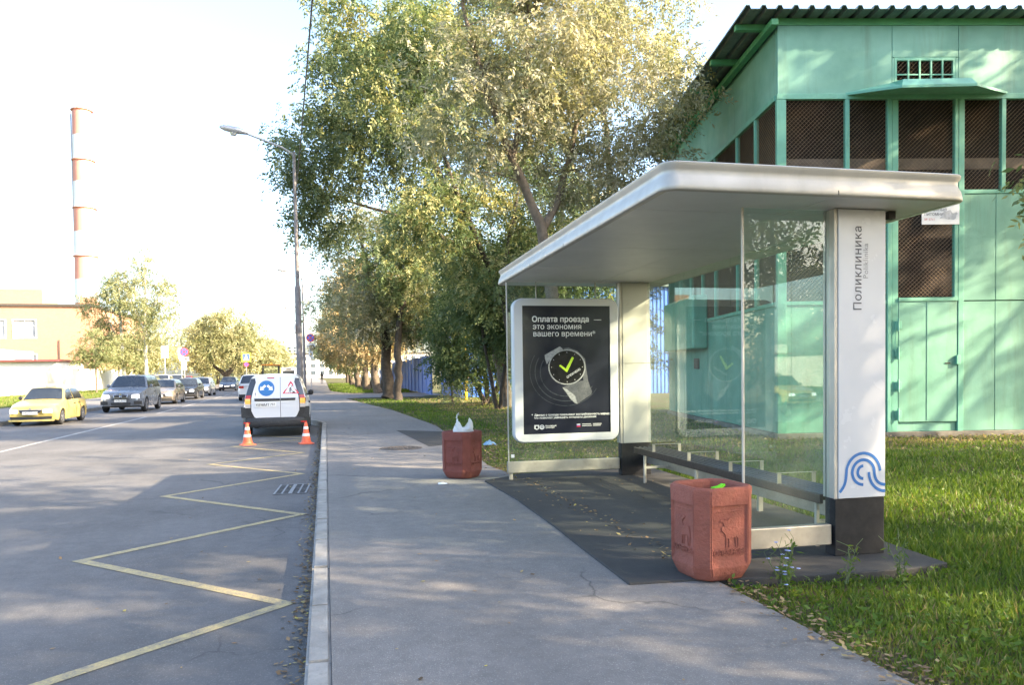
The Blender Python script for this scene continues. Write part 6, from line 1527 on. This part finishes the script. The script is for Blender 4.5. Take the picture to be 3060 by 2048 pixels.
# 4 behind the green shed and at the right edge
tree('maple_tree', 'tall tree with bare limbs rising behind the green shed roof corner', (11.6, 29.5, 0.15),
     [[(0, 0, 0, 0.28), (0.2, 0, 6.0, 0.2), (-0.3, 0, 10.5, 0.11), (-0.6, 0, 15.0, 0.04)], [(0.1, 0, 6.5, 0.12), (2.0, 0, 10.0, 0.07), (2.8, 0, 13.5, 0.03)], [(0.1, 0, 7.0, 0.1), (-2.0, 0, 10.0, 0.06), (-3.0, 0, 13.0, 0.03)]],
     [(-2.6, 0, 12.2, 2.0, 2.0, 2.0, 1.2), (0.0, 0, 14.5, 2.6, 2.2, 2.0, 1.2), (2.8, 0, 12.8, 2.0, 2.0, 1.6, 0.8), (-1.0, 0, 8.2, 2.0, 1.6, 1.4, 0.8), (-2.6, 0, 6.4, 1.6, 1.6, 1.4, 0.7)], 'pale', 280, 120, 0.14, 108, bark=M_bark_d, rc=0.6, tmu=0.38, tsd=0.22)
tree('maple_tree', 'tree whose top shows above the ribbed shed roof at the right', (22.0, 33.0, 0.15), [[(0, 0, 0, 0.3), (0, 0, 8, 0.2), (0.3, 0, 15.5, 0.04)]], [(0, 0, 13.6, 4.5, 3.0, 2.4, 1)], 'yellow', 130, 75, 0.2, 109, rc=0.7)
tree('maple_tree', 'tree outside the right edge whose sprays hang before the shed', (13.9, 8.2, 0.15), [[(0, 0, 0, 0.22), (-0.2, 0.2, 4, 0.15), (-0.6, 0.4, 7.5, 0.06)], [(-0.2, 0.2, 3.6, 0.08), (-1.7, 1.3, 4.6, 0.04), (-2.3, 1.9, 4.4, 0.015)]],
     [(-2.05, 1.65, 4.3, 0.5, 0.5, 0.9, 0.5), (-0.4, 0.3, 7.6, 2.2, 2.0, 2.2, 1.4), (0.8, -0.8, 5.6, 2.0, 2.0, 1.6, 1.0)], 'green', 170, 85, 0.14, 110, rc=0.4, tmu=0.7)
# 5 the rest of the belt, beside and behind the camera: it shades the pavement
shade = [(9.5, -1.5, 0.0), (7.6, -6.5, 1.0), (12.5, 1.5, 0.5), (13.8, -5.0, 1.4), (18.0, 3.5, 0.8), (19.5, -3.5, 1.6), (10.5, -12.0, 0.6), (16.0, -11.0, 1.5), (24.0, 1.0, 1.0), (6.8, -16.0, 1.0), (22.5, -9.5, 1.2), (13.0, -18.0, 1.2), (20.5, 7.5, 3.5), (25.5, 6.0, 4.0), (15.0, -1.5, 1.5), (19.0, -22.0, 2.0), (14.0, -30.0, 3.0), (23.0, -30.0, 3.0), (27.0, -20.0, 3.0), (8.0, -27.0, 2.0)]
for k, (x, y, dh) in enumerate(shade):
    tree('belt_tree', 'tree of the belt beside the pavement behind the viewpoint', (x, y, 0.12), [[(0, 0, 0, 0.24), (0.2, 0, 4.5, 0.17), (-0.3, 0.2, 8.5, 0.09), (-0.5, 0.2, 12.0 + dh, 0.03)], [(0.1, 0, 4.6, 0.1), (1.6, 0.6, 8.0, 0.05)], [(0.1, 0, 5, 0.1), (-1.7, -0.4, 8.5, 0.05)]],
         [(-1.8, 0, 8.0 + dh, 2.2, 2.2, 2.0, 1.2), (1.6, 0.5, 8.2 + dh, 2.2, 2.2, 2.0, 1.2), (0, 0, 11.2 + dh, 2.6, 2.6, 2.0, 1.2), (0, -0.6, 6.0 + dh, 2.6, 2.4, 1.4, 0.9)], 'green', 62, 95, 0.21, 300 + k, rc=0.48, group='belt trees behind the viewpoint', tmu=0.55)
for k, (x, y) in enumerate([(15.0, -14.0), (18.5, -19.0), (12.0, -21.0), (22.0, -25.0), (17.0, -28.0), (25.0, -16.0)]):  # unseen shrubs added to keep bright sky out of the pane reflections
    tree('reflection_shrub', 'unseen shrub added behind the viewpoint to darken the glass reflections', (x, y, 0.12), [[(0, 0, 0, 0.08), (0.1, 0, 2.5, 0.05), (0, 0, 5.5, 0.02)]], [(0, 0, 4.2, 2.4, 2.2, 2.4, 1.0), (0, 0, 2.0, 2.2, 2.0, 1.4, 0.8)], 'green', 60, 80, 0.24, 340 + k, rc=0.6, group='shrubs added to darken the glass reflections', tmu=0.4, cat='shrub')
# 6 across the street
tree('birch_tree', 'tall thin birch beside the brick factory', (-17.9, 85.0, 0.15), [[(0, 0, 0, 0.22), (0.1, 0, 6, 0.17), (0.2, 0, 11, 0.1), (0.2, 0, 15.3, 0.02)], [(0.1, 0, 6, 0.08), (-1.8, 0, 10.5, 0.03)], [(0.1, 0, 7, 0.08), (2.0, 0, 10.8, 0.03)]],
     [(0.0, 0, 12.6, 1.5, 1.5, 2.2, 0.9), (-2.0, 0, 10.2, 1.6, 1.5, 2.0, 1.0), (2.0, 0, 9.8, 1.6, 1.5, 2.4, 1.2), (0.2, -0.3, 8.2, 1.7, 1.4, 1.6, 0.7), (1.9, 0, 6.2, 1.8, 1.6, 2.4, 1.1), (-0.2, 0, 4.6, 1.8, 1.4, 2.0, 0.8)], 'yellow', 330, 70, 0.17, 401, bark=M_birch, rc=0.6, tmu=0.4, droop=1.0)
tree('birch_tree', 'second birch with forked pale trunk left of the tall birch', (-20.6, 88.0, 0.15), [[(0, 0, 0, 0.2), (-0.2, 0, 6, 0.14), (-0.3, 0, 13.2, 0.02)], [(-0.1, 0, 4, 0.09), (-2.0, 0, 9.2, 0.03)]],
     [(-0.4, 0, 10.8, 1.7, 1.5, 2.2, 1.0), (-2.4, 0, 9.0, 1.6, 1.5, 1.8, 0.9), (1.0, 0, 8.2, 1.5, 1.4, 1.8, 0.7), (-1.6, 0, 6.2, 1.8, 1.5, 1.5, 0.8)], 'yellow', 260, 70, 0.17, 402, bark=M_birch, rc=0.6, tmu=0.35, droop=1.0)
tree('round_tree', 'small round bright green tree before the white wall', (-21.2, 80.0, 0.15), [[(0, 0, 0, 0.09), (0, 0, 2.2, 0.08), (0, 0, 5.0, 0.02)]], [(0.0, 0, 4.4, 1.5, 1.5, 1.7, 1), (-1.0, 0, 3.6, 1.2, 1.2, 1.1, 0.6), (1.0, 0, 3.6, 1.2, 1.2, 1.2, 0.6)], 'yellow', 95, 80, 0.17, 403, rc=0.45, tmu=0.18, tsd=0.14)
tree('round_tree', 'second small green tree right of the round tree by the wall', (-19.9, 83.0, 0.15), [[(0, 0, 0, 0.09), (0, 0, 2.0, 0.08), (0, 0, 4.4, 0.02)]], [(0.0, 0, 4.2, 1.2, 1.2, 1.6, 1), (0.7, 0, 3.2, 0.9, 0.9, 1.0, 0.6)], 'yellow', 60, 75, 0.17, 404, rc=0.45, tmu=0.3, tsd=0.16)
tree('willow_tree', 'broad yellow leaning willow beyond the oncoming queue', (-13.8, 112.0, 0.15), [[(0, 0, 0, 0.5), (0.6, 0, 1.6, 0.42), (1.8, 0, 3.4, 0.25), (2.2, 0, 7.5, 0.06)], [(0.5, 0, 1.5, 0.3), (-1.5, 0, 3.2, 0.18), (-2.4, 0, 7.0, 0.05)]],
     [(-2.0, 0, 6.6, 3.0, 3.0, 2.6, 1.3), (0.8, 0, 8.6, 2.8, 3.0, 2.6, 1.2), (3.4, 0, 6.4, 3.0, 3.0, 2.6, 1.2), (0.6, -1.5, 4.6, 4.2, 2.0, 1.6, 1.0)], 'yellow', 260, 75, 0.3, 405, bark=M_bark_d, rc=0.8, tmu=0.55)
for k, (x, y, h) in enumerate([(-17.5, 122, 1.0), (-10.6, 134, 0.8), (-15.0, 150, 1.0), (-10.9, 165, 0.85), (-12.5, 190, 0.9), (-13.0, 220, 0.9), (-21.5, 100, 0.72), (-18.0, 140, 1.1)]):
    lb = ['yellow tree left of the willow', 'golden tree right behind the willow', 'golden tree second behind the willow', 'golden tree third behind the willow', 'golden tree near the end of the street', 'last golden tree at the end of the street', 'dense tree filling between birches and willow', 'tall golden tree rising behind the willow'][k]
    tree('verge_tree', lb, (x, y, 0.15), [[(0, 0, 0, 0.35), (0, 0, 3, 0.25), (0.2, 0, 9 * h, 0.05)]], [(-1.6, 0, 6.0 * h, 2.8, 2.8, 2.6 * h, 1.2), (1.6, 0, 5.6 * h, 2.8, 2.8, 2.6 * h, 1.2), (0, 0, 8.2 * h, 2.6, 2.6, 2.0, 0.9), (0, -0.8, 3.2, 3.0, 2.0, 1.3, 0.8)], 'yellow', 130, 65, 0.34 + 0.0015 * (y - 100), 500 + k, rc=0.85, tmu=0.6, group='trees along the left verge')

# ------------------------------------------------------------------ lamp posts, wires, signs
M_pole = pmat('pole_concrete', (0.20, 0.185, 0.19), 0.8, var=0.2, scale=4, dirt=0.4, dirtcol=(0.32, 0.30, 0.28))
M_galv = pmat('galvanised', (0.42, 0.43, 0.45), 0.45, metal=0.6, var=0.15, scale=6)
def lamp_post(loc, label, H=9.0, armL=2.6, wires=True):
    t = thing('street_lamp', label, 'street lamp', loc, 0, 'street lamps')
    b = MB(); b.tube([(0.02, 0, -0.1), (0, 0, 4.4)], [0.11, 0.10], 12); b.tube([(0, 0, 4.4), (-0.03, 0, H)], [0.072, 0.05], 12); b.lathe([(0.103, 4.3), (0.11, 4.36), (0.08, 4.5)], n=12); b.build('pole', M_pole, t, smooth=40)
    b = MB(); b.tube([(-0.03, 0, H - 0.1), (-0.4, -0.05, H + 0.12), (-armL, -0.2, H + 0.5)], [0.04, 0.035, 0.03], 8); b.build('arm', M_galv, t, smooth=40)
    h = MB(); h.tube([(-armL + 0.15, -0.19, H + 0.48), (-armL - 0.15, -0.22, H + 0.54), (-armL - 0.55, -0.25, H + 0.60), (-armL - 0.72, -0.26, H + 0.62)], [0.05, 0.11, 0.10, 0.04], 10); h = h.build('lamp_head', M_galv, t, smooth=50)
    b = MB(); b.lathe([(0.0, -0.10), (0.09, -0.08), (0.12, 0.0)], c=(-armL - 0.3, -0.23, H + 0.46), n=12); b.build('lens', M_headoff, h, smooth=50)
    b = MB(); b.box(-0.14, -0.09, -0.2, 0.2, 2.9, 3.2); b.build('notice', M_white_sign, t)
    return t
lamp_post((-0.86, 27.0, 0.15), 'nearest street lamp on a brown two-stage pole behind the van', 9.0, 1.62)
lamp_post((-1.6, 62.0, 0.15), 'second street lamp half hidden by the orange trees', 9.0, 1.2)
lamp_post((-3.0, 96.0, 0.15), 'far street lamp along the right pavement', 9.0, 1.2)
M_wire = pmat('wire_black', (0.03, 0.03, 0.03), 0.6)
b = MB()
P0, P1 = Vector((-0.87, 27.0, 7.6)), Vector((1.05, -9.0, 8.3))
b.tube([P0.lerp(P1, k / 16) - Vector((0, 0, 0.55 * math.sin(math.pi * k / 16))) for k in range(17)], 0.014, 6)
tag(b.build('overhead_wire', M_wire, smooth=40), 'black overhead wire running from the nearest lamp pole over the pavement', 'wire')
b = MB(); P1 = Vector((-1.6, 62.0, 8.2)); b.tube([P0.lerp(P1, k / 12) - Vector((0, 0, 0.5 * math.sin(math.pi * k / 12))) for k in range(13)], 0.014, 6)
tag(b.build('overhead_wire', M_wire, smooth=40), 'overhead wire between the nearest and the second lamp pole', 'wire')
M_snred = pmat('sign_red', (0.55, 0.06, 0.05), 0.4, var=0.05); M_snblue = pmat('sign_blue', (0.06, 0.12, 0.50), 0.4, var=0.05); M_snyel = pmat('sign_yellow', (0.70, 0.72, 0.05), 0.4, var=0.05)
def disc(r, y0, y1, z, n=28): b = MB(); b.lathe([(r, y0), (r, y1)], c=(0, 0, z), n=n, axis='Y'); return b
def no_stop(t, z, r, par=None):
    d = disc(r, -0.06, -0.04, z).build('sign_disc', M_snred, par or t)
    disc(r * 0.80, -0.066, -0.061, z).build('blue_field', M_snblue, d)
    b = MB()
    for a in (45, -45): b.obox((0, -0.068 - 0.001 * (a > 0), z), (r * 0.82, 0.001, r * 0.10), Matrix.Rotation(R(a), 3, 'Y'))
    b.build('red_cross', M_snred, d); return d
def plates(t, z1, z2, w, tow=True):
    p = MB(); p.box(-w / 2, w / 2, -0.055, -0.04, z1 - w / 4, z1 + w / 4); p = p.build('tow_plate', M_white_sign, t)
    b = MB(); b.box(-w * 0.4, -w * 0.1, -0.058, -0.056, z1 - 0.08, z1 - 0.02); b.prism([(-w * 0.05, z1 - 0.05), (w * 0.4, z1 - 0.05), (w * 0.4, z1 + 0.02), (w * 0.1, z1 + 0.08)], -0.058, -0.056, 'XZ'); b.build('tow_pictogram', M_plate_t, p)
    p = MB(); p.box(-w / 4, w / 4, -0.055, -0.04, z2 - w / 2, z2 + w / 2); p = p.build('arrow_plate', M_white_sign, t)
    b = MB(); b.box(-0.02, 0.02, -0.058, -0.056, z2 - w * 0.3, z2 + w * 0.3)
    for s_ in (-1, 1): b.prism([(-0.08, z2 + s_ * w * 0.25), (0.08, z2 + s_ * w * 0.25), (0, z2 + s_ * w * 0.42)], -0.058, -0.056, 'XZ')
    b.build('arrow', M_plate_t, p)
t = thing('no_stopping_sign', 'round no stopping sign with two plates right of the lamp pole', 'road sign', (-1.35, 76.0, 0.15), 0)
b = MB(); b.tube([(0, 0, 0), (0, 0, 5.4)], 0.04, 8); b.build('post', M_galv, t); no_stop(t, 4.98, 0.40); plates(t, 4.22, 3.55, 0.82)
t = thing('no_stopping_sign', 'round no stopping sign with plates over the parked cars on the left', 'road sign', (-12.5, 75.0, 0.15), 0)
b = MB(); b.tube([(0, 0, 0), (0, 0, 4.1)], 0.04, 8); b.build('post', M_galv, t); no_stop(t, 3.68, 0.40); plates(t, 3.03, 2.42, 0.8)
t = thing('crossing_sign', 'yellow bordered pedestrian crossing sign on the far left verge', 'road sign', (-9.9, 104.0, 0.15), 0)
b = MB(); b.tube([(0, 0, 0), (0, 0, 4.3)], 0.045, 8); b.build('post', M_galv, t)
b = MB(); b.box(-0.58, 0.58, -0.06, -0.04, 3.2, 4.36); q = b.build('yellow_board', M_snyel, t)
b = MB(); b.box(-0.40, 0.40, -0.066, -0.061, 3.38, 4.18); q2 = b.build('blue_field', M_snblue, q)
b = MB(); b.prism([(-0.3, 3.45), (0.3, 3.45), (0, 4.1)], -0.072, -0.067, 'XZ'); b.build('white_triangle', M_white_sign, q)
b = MB(); b.prism([(-0.12, 3.5), (0.0, 3.65), (0.12, 3.5), (0.05, 3.8), (0, 3.95), (-0.05, 3.8)], -0.078, -0.073, 'XZ'); b.build('walker_pictogram', M_plate_t, q)
no_stop(t, 2.86, 0.32)
for x, y, z, lb in ((-13.3, 70.5, 3.6, 'grey sign seen from behind, left of the left no stopping sign'), (-13.0, 76.5, 3.65, 'second grey sign back close to the left no stopping sign')):
    t = thing('sign_back', lb, 'road sign', (x, y, 0.15), R(10)); b = MB(); b.tube([(0, 0, 0), (0, 0, z + 0.4)], 0.04, 8); b.build('post', M_galv, t)
    b = MB(); b.box(-0.28, 0.28, -0.06, -0.04, z - 0.55, z + 0.45); b.build('board', M_white_sign, t, bevel=0.005)

# ------------------------------------------------------------------ person walking far off on the pavement
def person(loc, rz, label):
    me = bpy.data.meshes.new('person'); J = [(0, 0, 0.92, 0.15), (0, 0.01, 1.15, 0.15), (0, 0.01, 1.38, 0.17), (0, 0.02, 1.50, 0.065), (0, 0.03, 1.62, 0.095), (0, 0.03, 1.72, 0.07),
         (-0.10, 0, 0.85, 0.10), (-0.11, 0.10, 0.48, 0.065), (-0.11, 0.05, 0.07, 0.05), (-0.11, 0.20, 0.03, 0.04), (0.10, 0, 0.85, 0.10), (0.11, -0.02, 0.48, 0.065), (0.11, -0.22, 0.12, 0.05), (0.11, -0.10, 0.04, 0.04),
         (-0.20, 0, 1.40, 0.06), (-0.26, -0.05, 1.12, 0.045), (-0.25, 0.06, 0.88, 0.035), (0.20, 0, 1.40, 0.06), (0.26, 0.05, 1.12, 0.045), (0.25, 0.18, 0.90, 0.035), (-0.24, 0.10, 0.79, 0.03), (0.24, 0.24, 0.82, 0.03)]
    E = [(0, 1), (1, 2), (2, 3), (3, 4), (4, 5), (0, 6), (6, 7), (7, 8), (8, 9), (0, 10), (10, 11), (11, 12), (12, 13), (2, 14), (14, 15), (15, 16), (16, 20), (2, 17), (17, 18), (18, 19), (19, 21)]
    me.from_pydata([j[:3] for j in J], E, []); o = bpy.data.objects.new('person', me); COL.objects.link(o)
    o.modifiers.new('skin', 'SKIN'); o.modifiers.new('sub', 'SUBSURF').levels = 1; o.modifiers['sub'].render_levels = 1
    for i, j in enumerate(J): me.skin_vertices[0].data[i].radius = (j[3], j[3] * 0.8)
    me.skin_vertices[0].data[0].use_root = True
    me.materials.append(pmat('dark_clothes', (0.03, 0.03, 0.035), 0.9)); o.location = loc; o.rotation_euler = (0, 0, rz)
    b = MB(); b.lathe([(0.05, 1.56), (0.1, 1.62), (0.1, 1.70), (0.05, 1.77)], c=(0, 0.02, 0), n=10); h = b.build('hair', pmat('hair_dark', (0.03, 0.02, 0.015), 0.7), o, smooth=50)
    return tag(o, label, 'person')
person((-0.55, 118.0, 0.15), 0, 'person in dark clothes walking away far along the pavement')
